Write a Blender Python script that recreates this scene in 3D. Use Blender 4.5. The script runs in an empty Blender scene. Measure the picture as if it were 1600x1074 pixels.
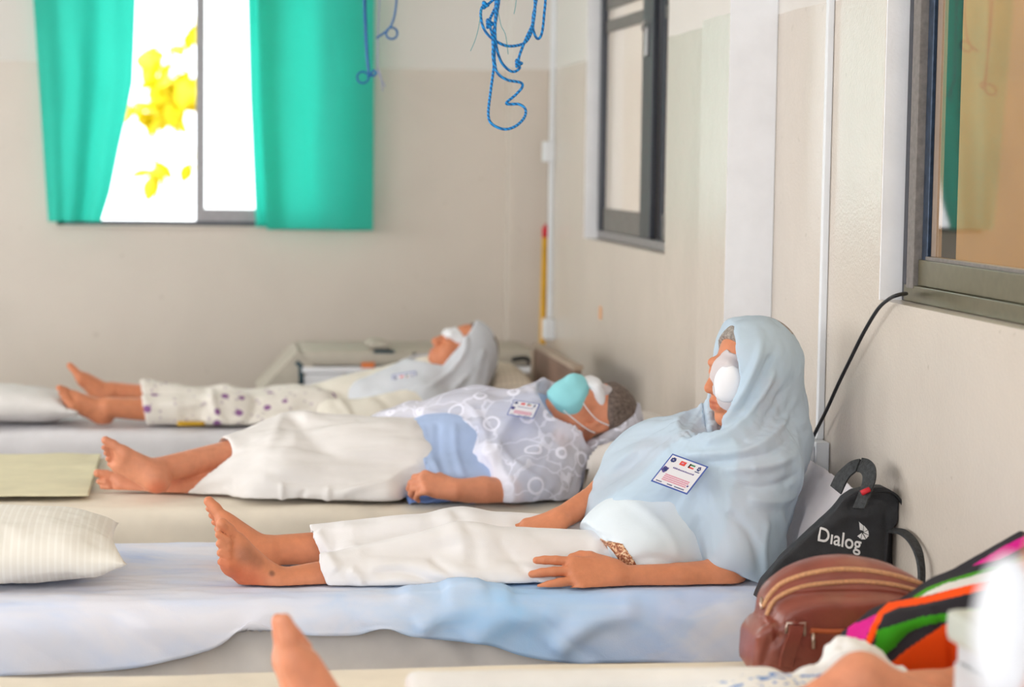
import bpy, bmesh, math, random
import numpy as np
from mathutils import Vector, Matrix
random.seed(7); RNG = np.random.default_rng(7)
SC = bpy.context.scene
COL = SC.collection

# ------------------------------------------------------------------ camera, sky, lights, exposure
FPX = 3400.0                                   # focal length in pixels of the 1600x1074 frame
YAW, PITCH, ROLL, EYE = math.atan(500/FPX), math.atan(286/FPX), 0.0135, 1.42
_cy, _sy, _cp, _sp = math.cos(YAW), math.sin(YAW), math.cos(PITCH), math.sin(PITCH)
_f = np.array([_sy*_cp, _cy*_cp, -_sp]); _r0 = np.array([_cy, -_sy, 0.0]); _u0 = np.cross(_r0, _f)
_r = _r0*math.cos(ROLL) + _u0*math.sin(ROLL); _u = _u0*math.cos(ROLL) - _r0*math.sin(ROLL)
CAMP = np.array([0.0, 0.0, EYE])
cd = bpy.data.cameras.new('camera'); cam = bpy.data.objects.new('camera', cd); COL.objects.link(cam)
cd.sensor_width = 36.0; cd.lens = FPX/1600*36.0
cd.clip_start = 0.05; cd.clip_end = 200
cam.matrix_world = Matrix(((_r[0], _u[0], -_f[0], CAMP[0]), (_r[1], _u[1], -_f[1], CAMP[1]), (_r[2], _u[2], -_f[2], CAMP[2]), (0, 0, 0, 1)))
cd.dof.use_dof = True; cd.dof.focus_distance = 4.75; cd.dof.aperture_fstop = 2.8
SC.camera = cam
w = bpy.data.worlds.new('sky'); SC.world = w; w.use_nodes = True
w.node_tree.nodes['Background'].inputs[0].default_value = (0.93, 0.965, 1.0, 1)
w.node_tree.nodes['Background'].inputs[1].default_value = 2.5
def area_light(name, loc, aim, sx, sy, power, col=(1, 1, 1)):
    l = bpy.data.lights.new(name, 'AREA'); l.shape = 'RECTANGLE'; l.size = sx; l.size_y = sy; l.energy = power; l.color = col
    o = bpy.data.objects.new(name, l); COL.objects.link(o); o.location = loc
    o.rotation_euler = (Vector(aim) - Vector(loc)).to_track_quat('-Z', 'Y').to_euler(); return o
for i, y in enumerate((1.6, 4.4, 7.2)):        # daylight through the windows of the left wall
    area_light('window_daylight_%d' % i, (-4.35, y, 1.75), (-1.0, y, 1.15), 1.7, 1.3, 34, (1.0, 0.985, 0.96))
SC.view_settings.view_transform = 'Standard'; SC.view_settings.look = 'None'
SC.view_settings.exposure = 0.56; SC.view_settings.gamma = 1.0; SC.view_settings.use_curve_mapping = False

# ------------------------------------------------------------------ helpers: points, noise, meshes, materials
def at(px, py, **k):
    """the point of the place that lies on the plane X=, Y= or Z= along the sight line of pixel (px, py)"""
    d = _f + _r*(px - 800)/FPX - _u*(py - 537)/FPX
    (a, v), = k.items(); i = 'XYZ'.index(a)
    return CAMP + d*((v - CAMP[i])/d[i])
V = lambda *a: np.array(a, float)
def unit(v): v = np.asarray(v, float); return v/np.linalg.norm(v)
def _hash(i, j, k, seed):
    n = (i*73856093) ^ (j*19349663) ^ (k*83492791) ^ (seed*2654435)
    n = (n ^ (n >> 13)) & 0x7fffffff
    n = (n*(n*n*15731 + 789221) + 1376312589) & 0x7fffffff
    return n/1073741824.0 - 1.0
def noise(p, scale=1.0, seed=0):
    p = np.asarray(p, float)*scale; f0 = np.floor(p).astype(np.int64); t = p - f0; t = t*t*(3 - 2*t)
    out = 0
    for a in (0, 1):
        for b in (0, 1):
            for c in (0, 1):
                wt = (t[:, 0] if a else 1 - t[:, 0])*(t[:, 1] if b else 1 - t[:, 1])*(t[:, 2] if c else 1 - t[:, 2])
                out = out + wt*_hash(f0[:, 0] + a, f0[:, 1] + b, f0[:, 2] + c, seed)
    return out
def fbm(p, scale=1.0, oct=3, seed=0):
    return sum(noise(p, scale*2**i, seed + i)*0.5**i for i in range(oct))
def link(o, parent=None):
    COL.objects.link(o)
    if parent is not None:
        o.parent = parent; o.matrix_parent_inverse = Matrix.Translation(parent.location).inverted()
    return o
def tag(o, label=None, cat=None, group=None, kind=None):
    if label: o['label'] = label
    if cat: o['category'] = cat
    if group: o['group'] = group
    if kind: o['kind'] = kind
    return o
def thing(name, loc, label, cat, group=None):
    o = bpy.data.objects.new(name, None); o.empty_display_size = 0.05; o.location = tuple(loc); COL.objects.link(o)
    return tag(o, label, cat, group)
def mesh(name, verts, faces, mat, parent=None, smooth=True, mats=None, midx=None, label=None):
    verts = np.asarray(verts, np.float32).reshape(-1, 3); me = bpy.data.meshes.new(name)
    if isinstance(faces, np.ndarray) and faces.ndim == 2:
        n, c = faces.shape
        me.vertices.add(len(verts)); me.vertices.foreach_set('co', verts.ravel())
        me.loops.add(n*c); me.loops.foreach_set('vertex_index', faces.astype(np.int32).ravel())
        me.polygons.add(n); me.polygons.foreach_set('loop_start', np.arange(0, n*c, c, dtype=np.int32))
        me.update(calc_edges=True)
    else:
        me.from_pydata([tuple(map(float, v)) for v in verts], [], [tuple(map(int, f)) for f in faces])
    if smooth: me.polygons.foreach_set('use_smooth', np.ones(len(me.polygons), bool))
    for m in (mats or [mat]): me.materials.append(m)
    if midx is not None: me.polygons.foreach_set('material_index', np.asarray(midx, np.int32))
    o = bpy.data.objects.new(name, me); link(o, parent)
    if label: o['label'] = label
    return o
class MB:
    """collects solids that make up ONE part"""
    def __init__(s): s.v = []; s.f = []; s.m = []; s.n = 0
    def add(s, v, f, mi=0):
        s.v += [tuple(map(float, x)) for x in v]; s.f += [tuple(int(i) + s.n for i in q) for q in f]; s.m += [mi]*len(f); s.n += len(v); return s
    def box(s, lo, hi, mi=0, bev=0.0):
        if bev > 0:
            bm = bmesh.new(); bmesh.ops.create_cube(bm, size=1.0)
            for vv in bm.verts: vv.co = Vector([lo[i] + (vv.co[i] + 0.5)*(hi[i] - lo[i]) for i in range(3)])
            bmesh.ops.bevel(bm, geom=list(bm.edges), offset=bev, segments=2, affect='EDGES', profile=0.6)
            bm.verts.index_update()
            s.add([vv.co for vv in bm.verts], [[x.index for x in q.verts] for q in bm.faces], mi); bm.free(); return s
        x0, y0, z0 = lo; x1, y1, z1 = hi
        return s.add([(x0, y0, z0), (x1, y0, z0), (x1, y1, z0), (x0, y1, z0), (x0, y0, z1), (x1, y0, z1), (x1, y1, z1), (x0, y1, z1)],
                     [(0, 3, 2, 1), (4, 5, 6, 7), (0, 1, 5, 4), (1, 2, 6, 5), (2, 3, 7, 6), (3, 0, 4, 7)], mi)
    def tube(s, pts, r, seg=8, mi=0, closed=False):
        pts = [np.asarray(p, float) for p in pts]; n = len(pts); rr = r if hasattr(r, '__len__') else [r]*n
        up = V(0.123, 0.31, 0.94); vs = []; prev = None
        for i in range(n):
            a = pts[(i - 1) % n if closed else max(i - 1, 0)]; b = pts[(i + 1) % n if closed else min(i + 1, n - 1)]
            t = unit(b - a + 1e-9)
            nrm = (prev if prev is not None else up); nrm = nrm - t*(nrm@t)
            if np.linalg.norm(nrm) < 1e-4: nrm = np.cross(t, V(1, 0.2, 0.1))
            nrm = unit(nrm); prev = nrm; bn = np.cross(t, nrm)
            for k in range(seg):
                c = 2*math.pi*k/seg; vs.append(pts[i] + rr[i]*(nrm*math.cos(c) + bn*math.sin(c)))
        fs = []
        for i in range(n if closed else n - 1):
            j = (i + 1) % n
            for k in range(seg): fs.append((i*seg + k, i*seg + (k + 1) % seg, j*seg + (k + 1) % seg, j*seg + k))
        if not closed: fs += [tuple(range(seg))[::-1], tuple((n - 1)*seg + k for k in range(seg))]
        return s.add(vs, fs, mi)
    def prism(s, poly, nvec, th, mi=0):
        """closed outline (3-D points) given a thickness along nvec"""
        poly = [np.asarray(p, float) for p in poly]; n = len(poly); d = unit(nvec)*th
        if sum(np.cross(poly[i] - poly[0], poly[i + 1] - poly[0])@d for i in range(1, n - 1)) < 0: poly = poly[::-1]
        vs = poly + [p + d for p in poly]
        fs = [tuple(range(n))[::-1], tuple(range(n, 2*n))] + [(i, (i + 1) % n, n + (i + 1) % n, n + i) for i in range(n)]
        return s.add(vs, fs, mi)
    def build(s, name, mat, parent=None, smooth=False, mats=None, label=None):
        return mesh(name, s.v, s.f, mat, parent, smooth, mats, s.m if mats else None, label)
def ribbon(name, pts, wv, width, th, mat, parent=None, label=None):
    """a flat strap along a curve; wv = the direction of its width"""
    b = MB(); wv = unit(wv); pts = [np.asarray(p, float) for p in pts]; vs = []; n = len(pts)
    for i in range(n):
        t = unit(pts[min(i + 1, n - 1)] - pts[max(i - 1, 0)]); q = unit(wv - t*(wv@t)); m_ = np.cross(t, q)
        vs += [pts[i] + q*width/2 + m_*th/2, pts[i] - q*width/2 + m_*th/2, pts[i] - q*width/2 - m_*th/2, pts[i] + q*width/2 - m_*th/2]
    fs = [(i*4 + k, i*4 + (k + 1) % 4, i*4 + 4 + (k + 1) % 4, i*4 + 4 + k) for i in range(n - 1) for k in range(4)] + [(3, 2, 1, 0), (4*n - 4, 4*n - 3, 4*n - 2, 4*n - 1)]
    return b.add(vs, fs).build(name, mat, parent, label=label)
def spline(pts, n=8, closed=False):
    P_ = [np.asarray(p, float) for p in pts]; m = len(P_); out = []
    for i in range(m if closed else m - 1):
        g = (lambda k: P_[k % m]) if closed else (lambda k: P_[min(max(k, 0), m - 1)])
        a, b, c, d = g(i - 1), g(i), g(i + 1), g(i + 2)
        for k in range(n):
            t = k/n; out.append(0.5*((2*b) + (c - a)*t + (2*a - 5*b + 4*c - d)*t*t + (-a + 3*b - 3*c + d)*t**3))
    if not closed: out.append(P_[-1])
    return out
def grid(name, G, mat, parent=None, thick=0.0, label=None, closed_u=False, mats=None):
    """a sheet from a (m, n, 3) array of points, given a real thickness"""
    m, n, _ = G.shape; idx = np.arange(m*n).reshape(m, n)
    q = np.stack([idx[:-1, :-1], idx[1:, :-1], idx[1:, 1:], idx[:-1, 1:]], -1).reshape(-1, 4)
    if closed_u: q = np.concatenate([q, np.stack([idx[-1, :-1], idx[0, :-1], idx[0, 1:], idx[-1, 1:]], -1).reshape(-1, 4)])
    o = mesh(name, G.reshape(-1, 3), q, mat, parent, True, mats, None, label)
    if thick:
        md = o.modifiers.new('thickness', 'SOLIDIFY'); md.thickness = thick; md.offset = 0
    return o

# ---- signed-distance modelling: smooth unions of anatomical shapes, meshed by surface nets into one continuous surface
class Vol:
    def __init__(s, lo, hi, h):
        s.lo = np.asarray(lo, float); s.h = h; s.dim = np.ceil((np.asarray(hi) - s.lo)/h - 1e-6).astype(int) + 1
        s.d = np.full(s.dim, 0.5, np.float32); s.ax = [(s.lo[i] + h*np.arange(s.dim[i])).astype(np.float32) for i in range(3)]
    def _reg(s, lo, hi):
        a = np.clip(np.floor((np.asarray(lo) - s.lo)/s.h).astype(int), 0, s.dim); b = np.clip(np.ceil((np.asarray(hi) - s.lo)/s.h).astype(int) + 1, 0, s.dim)
        sl = tuple(slice(a[i], b[i]) for i in range(3))
        return sl, (s.ax[0][sl[0]][:, None, None], s.ax[1][sl[1]][None, :, None], s.ax[2][sl[2]][None, None, :])
    def put(s, fn, lo, hi, k=0.01, op='u'):
        mg = k + 3*s.h; sl, (x, y, z) = s._reg(np.asarray(lo) - mg, np.asarray(hi) + mg)
        a = s.d[sl]
        if a.size == 0: return s
        b = fn(x, y, z)
        if op == 's': a = -a
        if k > 0:
            hh = np.maximum(k - np.abs(a - b), 0)/k; r = np.minimum(a, b) - hh*hh*k*0.25
        else: r = np.minimum(a, b)
        s.d[sl] = -r if op == 's' else r
        return s
    def cap(s, a, b, ra, rb=None, k=0.01, op='u', flat=None):
        a = np.asarray(a, float); b = np.asarray(b, float); rb = ra if rb is None else rb; ba = b - a; L2 = max(float(ba@ba), 1e-9); R = max(ra, rb)
        def fn(x, y, z):
            px, py, pz = x - a[0], y - a[1], z - a[2]
            t = np.clip((px*ba[0] + py*ba[1] + pz*ba[2])/L2, 0, 1); px = px - ba[0]*t; py = py - ba[1]*t; pz = pz - ba[2]*t
            if flat is not None:
                n, q = flat; dn = px*n[0] + py*n[1] + pz*n[2]; e = (1/q - 1)*dn; px = px + n[0]*e; py = py + n[1]*e; pz = pz + n[2]*e
            l = np.sqrt(px*px + py*py + pz*pz) - (ra + (rb - ra)*t)
            return l*(min(1.0, flat[1]) if flat is not None else 1.0) if flat is not None else l
        return s.put(fn, np.minimum(a, b) - R, np.maximum(a, b) + R, k, op)
    def ell(s, c, r, R=None, k=0.01, op='u'):
        c = np.asarray(c, float); r = np.asarray(r, float); R = np.eye(3) if R is None else np.asarray(R, float)   # rows = axes
        ext = np.abs(R.T)@r
        def fn(x, y, z):
            px, py, pz = x - c[0], y - c[1], z - c[2]
            q = [(R[i, 0]*px + R[i, 1]*py + R[i, 2]*pz)/r[i] for i in range(3)]
            k0 = np.sqrt(q[0]**2 + q[1]**2 + q[2]**2); k1 = np.sqrt((q[0]/r[0])**2 + (q[1]/r[1])**2 + (q[2]/r[2])**2) + 1e-6
            return k0*(k0 - 1)/k1
        return s.put(fn, c - ext, c + ext, k, op)
    def extr(s, poly, y0, y1, r=.02, k=0.01, op='u'):
        """a closed outline in the X-Z plane, swollen between the depths y0 and y1 with rounded edges"""
        Q = np.asarray(poly, float); lo = Q.min(0); hi = Q.max(0); cy = (y0 + y1)/2; hy = (y1 - y0)/2
        def fn(x, y, z):
            X, Z = np.broadcast_arrays(x[:, 0, :], z[:, 0, :]); d = np.full(X.shape, 9.0); ins = np.zeros(X.shape, bool); n = len(Q)
            for i in range(n):
                a, b = Q[i], Q[(i + 1) % n]; e = b - a; wx, wz = X - a[0], Z - a[1]; t = np.clip((wx*e[0] + wz*e[1])/(e@e + 1e-12), 0, 1)
                d = np.minimum(d, np.hypot(wx - e[0]*t, wz - e[1]*t)); c = (a[1] > Z) != (b[1] > Z)
                with np.errstate(divide='ignore', invalid='ignore'): ins ^= c & (X < a[0] + (Z - a[1])/(b[1] - a[1] + 1e-12)*e[0])
            d = np.where(ins, -d, d)[:, None, :] + r; w_ = np.abs(y - cy) - hy + r
            return (np.minimum(np.maximum(d, w_), 0) + np.sqrt(np.maximum(d, 0)**2 + np.maximum(w_, 0)**2) - r).astype(np.float32)
        return s.put(fn, (lo[0], y0, lo[1]), (hi[0], y1, hi[1]), k, op)
    def half(s, p, n, k=0.0):
        """cut away everything on the side of the plane that n points to"""
        p = np.asarray(p, float); n = unit(n); x, y, z = s.ax[0][:, None, None], s.ax[1][None, :, None], s.ax[2][None, None, :]
        b = (x - p[0])*n[0] + (y - p[1])*n[1] + (z - p[2])*n[2]
        a = s.d
        if k > 0:
            hh = np.maximum(k - np.abs(a - b), 0)/k; s.d = np.maximum(a, b) + hh*hh*k*0.25
        else: s.d = np.maximum(a, b)
        return s
    def surf(s):
        d = s.d; d[0] = d[-1] = 1; d[:, 0] = d[:, -1] = 1; d[:, :, 0] = d[:, :, -1] = 1
        ins = d < 0; c = ins[:-1] .astype(np.int8) + ins[1:]; c = c[:, :-1] + c[:, 1:]; c = c[:, :, :-1] + c[:, :, 1:]
        I, J, K = np.nonzero((c > 0) & (c < 8)); N = len(I)
        off = [(a, b, e) for a in (0, 1) for b in (0, 1) for e in (0, 1)]
        val = np.stack([d[I + a, J + b, K + e] for a, b, e in off], 1); acc = np.zeros((N, 3)); cnt = np.zeros(N)
        for p in range(8):
            for q in range(p + 1, 8):
                if sum(abs(off[p][i] - off[q][i]) for i in range(3)) != 1: continue
                v0, v1 = val[:, p], val[:, q]; m = (v0 < 0) != (v1 < 0); t = v0[m]/(v0[m] - v1[m])
                o0 = np.array(off[p], float); acc[m] += o0 + (np.array(off[q]) - o0)*t[:, None]; cnt[m] += 1
        vert = s.lo + s.h*(np.stack([I, J, K], 1) + acc/cnt[:, None])
        ids = np.full(np.array(d.shape) - 1, -1, np.int32); ids[I, J, K] = np.arange(N)
        F = []
        for ax in range(3):
            sl0 = [slice(None)]*3; sl1 = [slice(None)]*3; sl0[ax] = slice(0, -1); sl1[ax] = slice(1, None)
            a, b = ins[tuple(sl0)], ins[tuple(sl1)]; E = np.stack(np.nonzero(a != b), 1)
            o1, o2 = [i for i in range(3) if i != ax]
            E = E[(E[:, o1] > 0) & (E[:, o2] > 0) & (E[:, o1] < d.shape[o1] - 1) & (E[:, o2] < d.shape[o2] - 1)]
            e1 = np.zeros(3, int); e1[o1] = 1; e2 = np.zeros(3, int); e2[o2] = 1
            g = lambda q: ids[q[:, 0], q[:, 1], q[:, 2]]
            quad = np.stack([g(E - e1 - e2), g(E - e2), g(E), g(E - e1)], 1)
            flip = a[E[:, 0], E[:, 1], E[:, 2]]
            if ax == 1: flip = ~flip
            quad[~flip] = quad[~flip][:, ::-1]; F.append(quad)
        F = np.concatenate(F); return vert, F[(F >= 0).all(1)]
def vnormals(v, F):
    n = np.cross(v[F[:, 2]] - v[F[:, 0]], v[F[:, 3]] - v[F[:, 1]]); N = np.zeros_like(v)
    for i in range(F.shape[1]): np.add.at(N, F[:, i], n)
    return N/np.maximum(np.linalg.norm(N, axis=1, keepdims=True), 1e-12)
def relax(v, F, it=2, lam=0.5):
    E = np.concatenate([F[:, [0, 1]], F[:, [1, 2]], F[:, [2, 3]], F[:, [3, 0]]]); v = v.copy()
    for _ in range(it):
        acc = np.zeros_like(v); cnt = np.zeros(len(v))
        np.add.at(acc, E[:, 0], v[E[:, 1]]); np.add.at(cnt, E[:, 0], 1); np.add.at(acc, E[:, 1], v[E[:, 0]]); np.add.at(cnt, E[:, 1], 1)
        v += lam*(acc/np.maximum(cnt, 1)[:, None] - v)
    return v
def pix(v):
    d = np.asarray(v) - CAMP; z = d@_f
    return np.stack([800 + FPX*(d@_r)/z, 537 - FPX*(d@_u)/z], 1)
def fold_lines(v, n, Y, lines):
    """raise soft cloth ridges along polylines that lie at depth Y; lines = [(points, width in m, height in m)]"""
    q = v[:, [0, 2]]; side = np.clip(-n[:, 1]*1.6 + 0.25, 0, 1); out = np.zeros(len(v))
    for pts, wd, amp in lines:
        pl = np.array([at(a, b, Y=Y)[[0, 2]] for a, b in pts]); best = np.full(len(v), 9.0)
        pl = np.array(spline([np.append(p, 0) for p in pl], 6))[:, :2]; L = len(pl) - 1; tt = np.zeros(len(v))
        for i in range(L):
            a, b = pl[i], pl[i + 1]; ba = b - a; t = np.clip(((q - a)@ba)/(ba@ba + 1e-12), 0, 1)
            dd = np.linalg.norm(q - a - t[:, None]*ba, axis=1); m = dd < best; best[m] = dd[m]; tt[m] = (i + t[m])/L
        out += amp*np.exp(-(best/wd)**2)*np.minimum(1, 6*np.minimum(tt + 0.02, 1.02 - tt))*side
    return out

# ---- materials
def nt(name):
    m = bpy.data.materials.new(name); m.use_nodes = True; t = m.node_tree; return m, t, t.nodes['Principled BSDF'], t.nodes['Material Output']
def lin(r, g, b):
    f = lambda c: (c/255)/12.92 if c/255 <= 0.04045 else ((c/255 + 0.055)/1.055)**2.4
    return (f(r), f(g), f(b), 1.0)
def nd(t, typ, **kw):
    n = t.nodes.new(typ)
    for k, v in kw.items():
        if k.startswith('i_'): n.inputs[k[2:]].default_value = v
        elif isinstance(k, str): setattr(n, k, v)
    return n
def ramp(t, fac, stops):
    n = t.nodes.new('ShaderNodeValToRGB'); e = n.color_ramp.elements
    while len(e) < len(stops): e.new(0.5)
    for i, (p, c) in enumerate(stops): e[i].position = p; e[i].color = c
    t.links.new(fac, n.inputs[0]); return n.outputs[0]
def mixc(t, fac, a, b, blend='MIX'):
    n = t.nodes.new('ShaderNodeMix'); n.data_type = 'RGBA'; n.blend_type = blend
    for s, x in ((0, fac), (6, a), (7, b)):
        if hasattr(x, 'links'): t.links.new(x, n.inputs[s])
        else: n.inputs[s].default_value = x
    return n.outputs[2]
def mth(t, op, a, b=0.0, c=None):
    n = t.nodes.new('ShaderNodeMath'); n.operation = op
    for s, x in enumerate((a, b, c)):
        if x is None: continue
        if hasattr(x, 'links'): t.links.new(x, n.inputs[s])
        else: n.inputs[s].default_value = x
    return n.outputs[0]
def pos(t): return t.nodes.new('ShaderNodeNewGeometry').outputs['Position']
def nz(t, scale, detail=3, vec=None, dist=0.0, rough=0.55):
    n = nd(t, 'ShaderNodeTexNoise'); n.inputs['Scale'].default_value = scale; n.inputs['Detail'].default_value = detail; n.inputs['Distortion'].default_value = dist; n.inputs['Roughness'].default_value = rough
    t.links.new(vec if vec is not None else pos(t), n.inputs['Vector']); return n.outputs['Fac']
def scaled(t, s, vec=None):
    n = nd(t, 'ShaderNodeVectorMath', operation='MULTIPLY'); t.links.new(vec if vec is not None else pos(t), n.inputs[0]); n.inputs[1].default_value = s; return n.outputs[0]
def bump(t, b, h, strength=0.2, dist=0.01):
    n = nd(t, 'ShaderNodeBump'); n.inputs['Strength'].default_value = strength; n.inputs['Distance'].default_value = dist
    t.links.new(h, n.inputs['Height']); t.links.new(n.outputs[0], b.inputs['Normal']); return n
def simple(name, rgb, rough=0.6, spec=0.4, metal=0.0, var=0.06, scale=12, bmp=0.0, bscale=60, coat=0.0):
    m, t, b, o = nt(name); c = lin(*rgb); dk = tuple(x*(1 - var*2) for x in c[:3]) + (1,); lt = tuple(min(1, x*(1 + var)) for x in c[:3]) + (1,)
    t.links.new(ramp(t, nz(t, scale), [(0.3, dk), (0.7, lt)]), b.inputs['Base Color'])
    b.inputs['Roughness'].default_value = rough; b.inputs['Specular IOR Level'].default_value = spec; b.inputs['Metallic'].default_value = metal; b.inputs['Coat Weight'].default_value = coat
    if bmp: bump(t, b, nz(t, bscale, 2), bmp, 0.004)
    return m
def cloth(name, rgb, var=0.05, weave=420, wb=0.12, sheer=0.0, trans=0.0, rough=0.85, wrinkle=0.0, tcol=None):
    m, t, b, o = nt(name); c = lin(*rgb); dk = tuple(x*(1 - var*2) for x in c[:3]) + (1,); lt = tuple(min(1, x*(1 + var)) for x in c[:3]) + (1,)
    t.links.new(ramp(t, nz(t, 7), [(0.3, dk), (0.7, lt)]), b.inputs['Base Color'])
    b.inputs['Roughness'].default_value = rough; b.inputs['Specular IOR Level'].default_value = 0.2
    h = nz(t, weave, 1)
    if wrinkle: h = mth(t, 'ADD', mth(t, 'MULTIPLY', h, 0.25), mth(t, 'MULTIPLY', nz(t, 38, 2, None, 0.8), wrinkle))
    bump(t, b, h, wb, 0.004)
    out = b.outputs[0]
    if trans:
        tr = nd(t, 'ShaderNodeBsdfTranslucent'); tr.inputs[0].default_value = lin(*tcol) if tcol else c; mx = nd(t, 'ShaderNodeMixShader'); mx.inputs[0].default_value = trans
        t.links.new(out, mx.inputs[1]); t.links.new(tr.outputs[0], mx.inputs[2]); out = mx.outputs[0]
    if sheer:
        tp = nd(t, 'ShaderNodeBsdfTransparent'); mx = nd(t, 'ShaderNodeMixShader'); mx.inputs[0].default_value = sheer
        t.links.new(out, mx.inputs[1]); t.links.new(tp.outputs[0], mx.inputs[2]); out = mx.outputs[0]
    if out is not b.outputs[0]: t.links.new(out, o.inputs[0])
    return m

# ------------------------------------------------------------------ the room
W, YB, ZC, XL = 1.47, 9.20, 2.95, -4.6         # right wall, back wall, ceiling, left wall
SILL, PAINT = 1.13, 1.80
def wall_mat(name, low, up):
    m, t, b, o = nt(name); g = nd(t, 'ShaderNodeSeparateXYZ'); t.links.new(pos(t), g.inputs[0])
    edge = mth(t, 'ADD', g.outputs[2], mth(t, 'MULTIPLY', nz(t, 3.0), 0.012))
    fac = mth(t, 'GREATER_THAN', edge, PAINT + 0.006)
    cl = ramp(t, nz(t, 2.2, 5, None, 0.4), [(0.3, tuple(x*0.93 for x in lin(*low)[:3]) + (1,)), (0.7, lin(*low))])
    cl = mixc(t, mth(t, 'MULTIPLY', mth(t, 'GREATER_THAN', nz(t, 26, 2), 0.74), 0.25), cl, lin(150, 135, 115))
    t.links.new(mixc(t, fac, cl, lin(*up)), b.inputs['Base Color'])
    t.links.new(mth(t, 'MULTIPLY_ADD', fac, 0.5, 0.22), b.inputs['Roughness'])
    b.inputs['Specular IOR Level'].default_value = 0.5
    bump(t, b, mth(t, 'ADD', nz(t, 130, 2), mth(t, 'MULTIPLY', nz(t, 14, 3), 1.5)), 0.16, 0.006)
    return m
M_wall = wall_mat('cream gloss wall paint', (216, 205, 193), (223, 218, 212))
M_white = simple('white wall paint', (243, 243, 246), 0.6, 0.3, var=0.02, bmp=0.12, bscale=120)
M_ceil = simple('white ceiling', (235, 234, 230), 0.8, 0.2, var=0.02)
M_floor = simple('grey terrazzo floor', (170, 165, 158), 0.4, 0.5, var=0.12, scale=60)
def S(o): o['kind'] = 'structure'; return o
S(MB().box((XL - .2, -3, -.1), (W + 1.5, 18, 0)).build('floor', M_floor))
S(MB().box((XL - .2, -3, ZC), (W + .10, YB + .2, ZC + .12)).build('ceiling', M_ceil))
# right wall with two window openings
N0, N1 = 2.72, 4.545                            # near window
F0, F1 = 6.45, 8.16                             # far window
TOPW = 2.45
b = MB()
b.box((W, -3, 0), (W + .10, YB + .2, SILL)); b.box((W, -3, TOPW), (W + .10, YB + .2, ZC))
for a, c in ((-3, N0), (N1, F0), (F1, YB + .2)): b.box((W, a, SILL), (W + .10, c, TOPW))
S(b.build('wall_right', M_wall))
# pilaster in two steps between the windows; its near end is painted white
pl = S(MB().box((1.345, 5.425, 0), (W - .001, 5.725, ZC)).box((1.42, 5.725, 0), (W - .001, 6.49, ZC)).build('trim_1', M_wall))
S(MB().box((1.3455, 5.421, 0), (W - .001, 5.425, ZC)).build('trim_2', M_white))
# white reveals of the window openings
for n, (y0, y1) in enumerate(((N0, N1), (F0, F1))):
    S(MB().box((W + .001, y1 - .006, SILL), (W + .098, y1 + .001, TOPW)).box((W + .001, y0, TOPW - .004), (W + .098, y1, TOPW + .001)).build('trim_%d' % (3 + n), M_white))
# back wall with a window opening, corner column
BX0, BX1, BZ1 = -0.56, 0.60, 2.35
b = MB(); b.box((XL - .2, YB, 0), (W + .2, YB + .2, SILL)); b.box((XL - .2, YB, BZ1), (W + .2, YB + .2, ZC))
b.box((XL - .2, YB, SILL), (BX0, YB + .2, BZ1)); b.box((BX1, YB, SILL), (W + .2, YB + .2, BZ1))
S(b.build('wall_back', M_wall))
S(MB().box((1.315, YB - .17, 0), (W - .001, YB - .001, ZC)).build('trim_5', M_wall))
# left wall: three window openings that the daylight comes through
b = MB(); b.box((XL - .2, -3, 0), (XL, YB + .2, 1.05)); b.box((XL - .2, -3, 2.5), (XL, YB + .2, ZC))
ys = [-3, .7, 2.5, 3.5, 5.3, 6.3, 8.1, YB + .2]
for a, c in zip(ys[::2], ys[1::2]): b.box((XL - .2, a, 1.05), (XL, c, 2.5))
S(b.build('wall_left', M_wall))

M_alu = simple('grey aluminium', (150, 146, 148), 0.35, 0.5, 0.35, var=0.05, scale=40)
M_alud = simple('dark bronze aluminium', (62, 64, 72), 0.35, 0.5, 0.3, var=0.08, scale=60)
M_track = simple('dusty grey track', (128, 122, 118), 0.55, 0.4, 0.1, var=0.12, scale=70)
M_rubber = simple('black rubber gasket', (30, 31, 36), 0.5, 0.4, var=0.1)
M_bronze = simple('bronze sash rail', (112, 106, 84), 0.28, 0.5, 0.4, var=0.06, scale=50)
def pane_mat(name, ior, rough, tint, mixd=0.0, dcol=(255, 255, 255)):
    m, t, b, o = nt(name); t.nodes.remove(b)
    fr = nd(t, 'ShaderNodeFresnel'); fr.inputs['IOR'].default_value = ior
    tp = nd(t, 'ShaderNodeBsdfTransparent'); tp.inputs[0].default_value = tint
    gl = nd(t, 'ShaderNodeBsdfGlossy'); gl.inputs['Roughness'].default_value = rough; gl.inputs[0].default_value = (1, 1, 1, 1)
    a = tp.outputs[0]
    if mixd:
        df = nd(t, 'ShaderNodeBsdfDiffuse'); df.inputs[0].default_value = lin(*dcol); mx = nd(t, 'ShaderNodeMixShader'); mx.inputs[0].default_value = mixd
        t.links.new(a, mx.inputs[1]); t.links.new(df.outputs[0], mx.inputs[2]); a = mx.outputs[0]
    ge = nd(t, 'ShaderNodeNewGeometry'); mx = nd(t, 'ShaderNodeMixShader'); t.links.new(mth(t, 'MULTIPLY', fr.outputs[0], mth(t, 'SUBTRACT', 1.0, ge.outputs['Backfacing'])), mx.inputs[0]); t.links.new(a, mx.inputs[1]); t.links.new(gl.outputs[0], mx.inputs[2]); t.links.new(mx.outputs[0], o.inputs[0])
    return m
M_glass = pane_mat('clear glass', 1.3, 0.0, (0.96, 0.98, 0.97, 1))
M_tint = pane_mat('bronze tinted glass', 1.5, 0.02, (0.84, 0.74, 0.58, 1))
M_frost = pane_mat('frosted pane', 1.9, 0.06, (0.9, 0.86, 0.82, 1), 0.88, (250, 238, 226))

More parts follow.
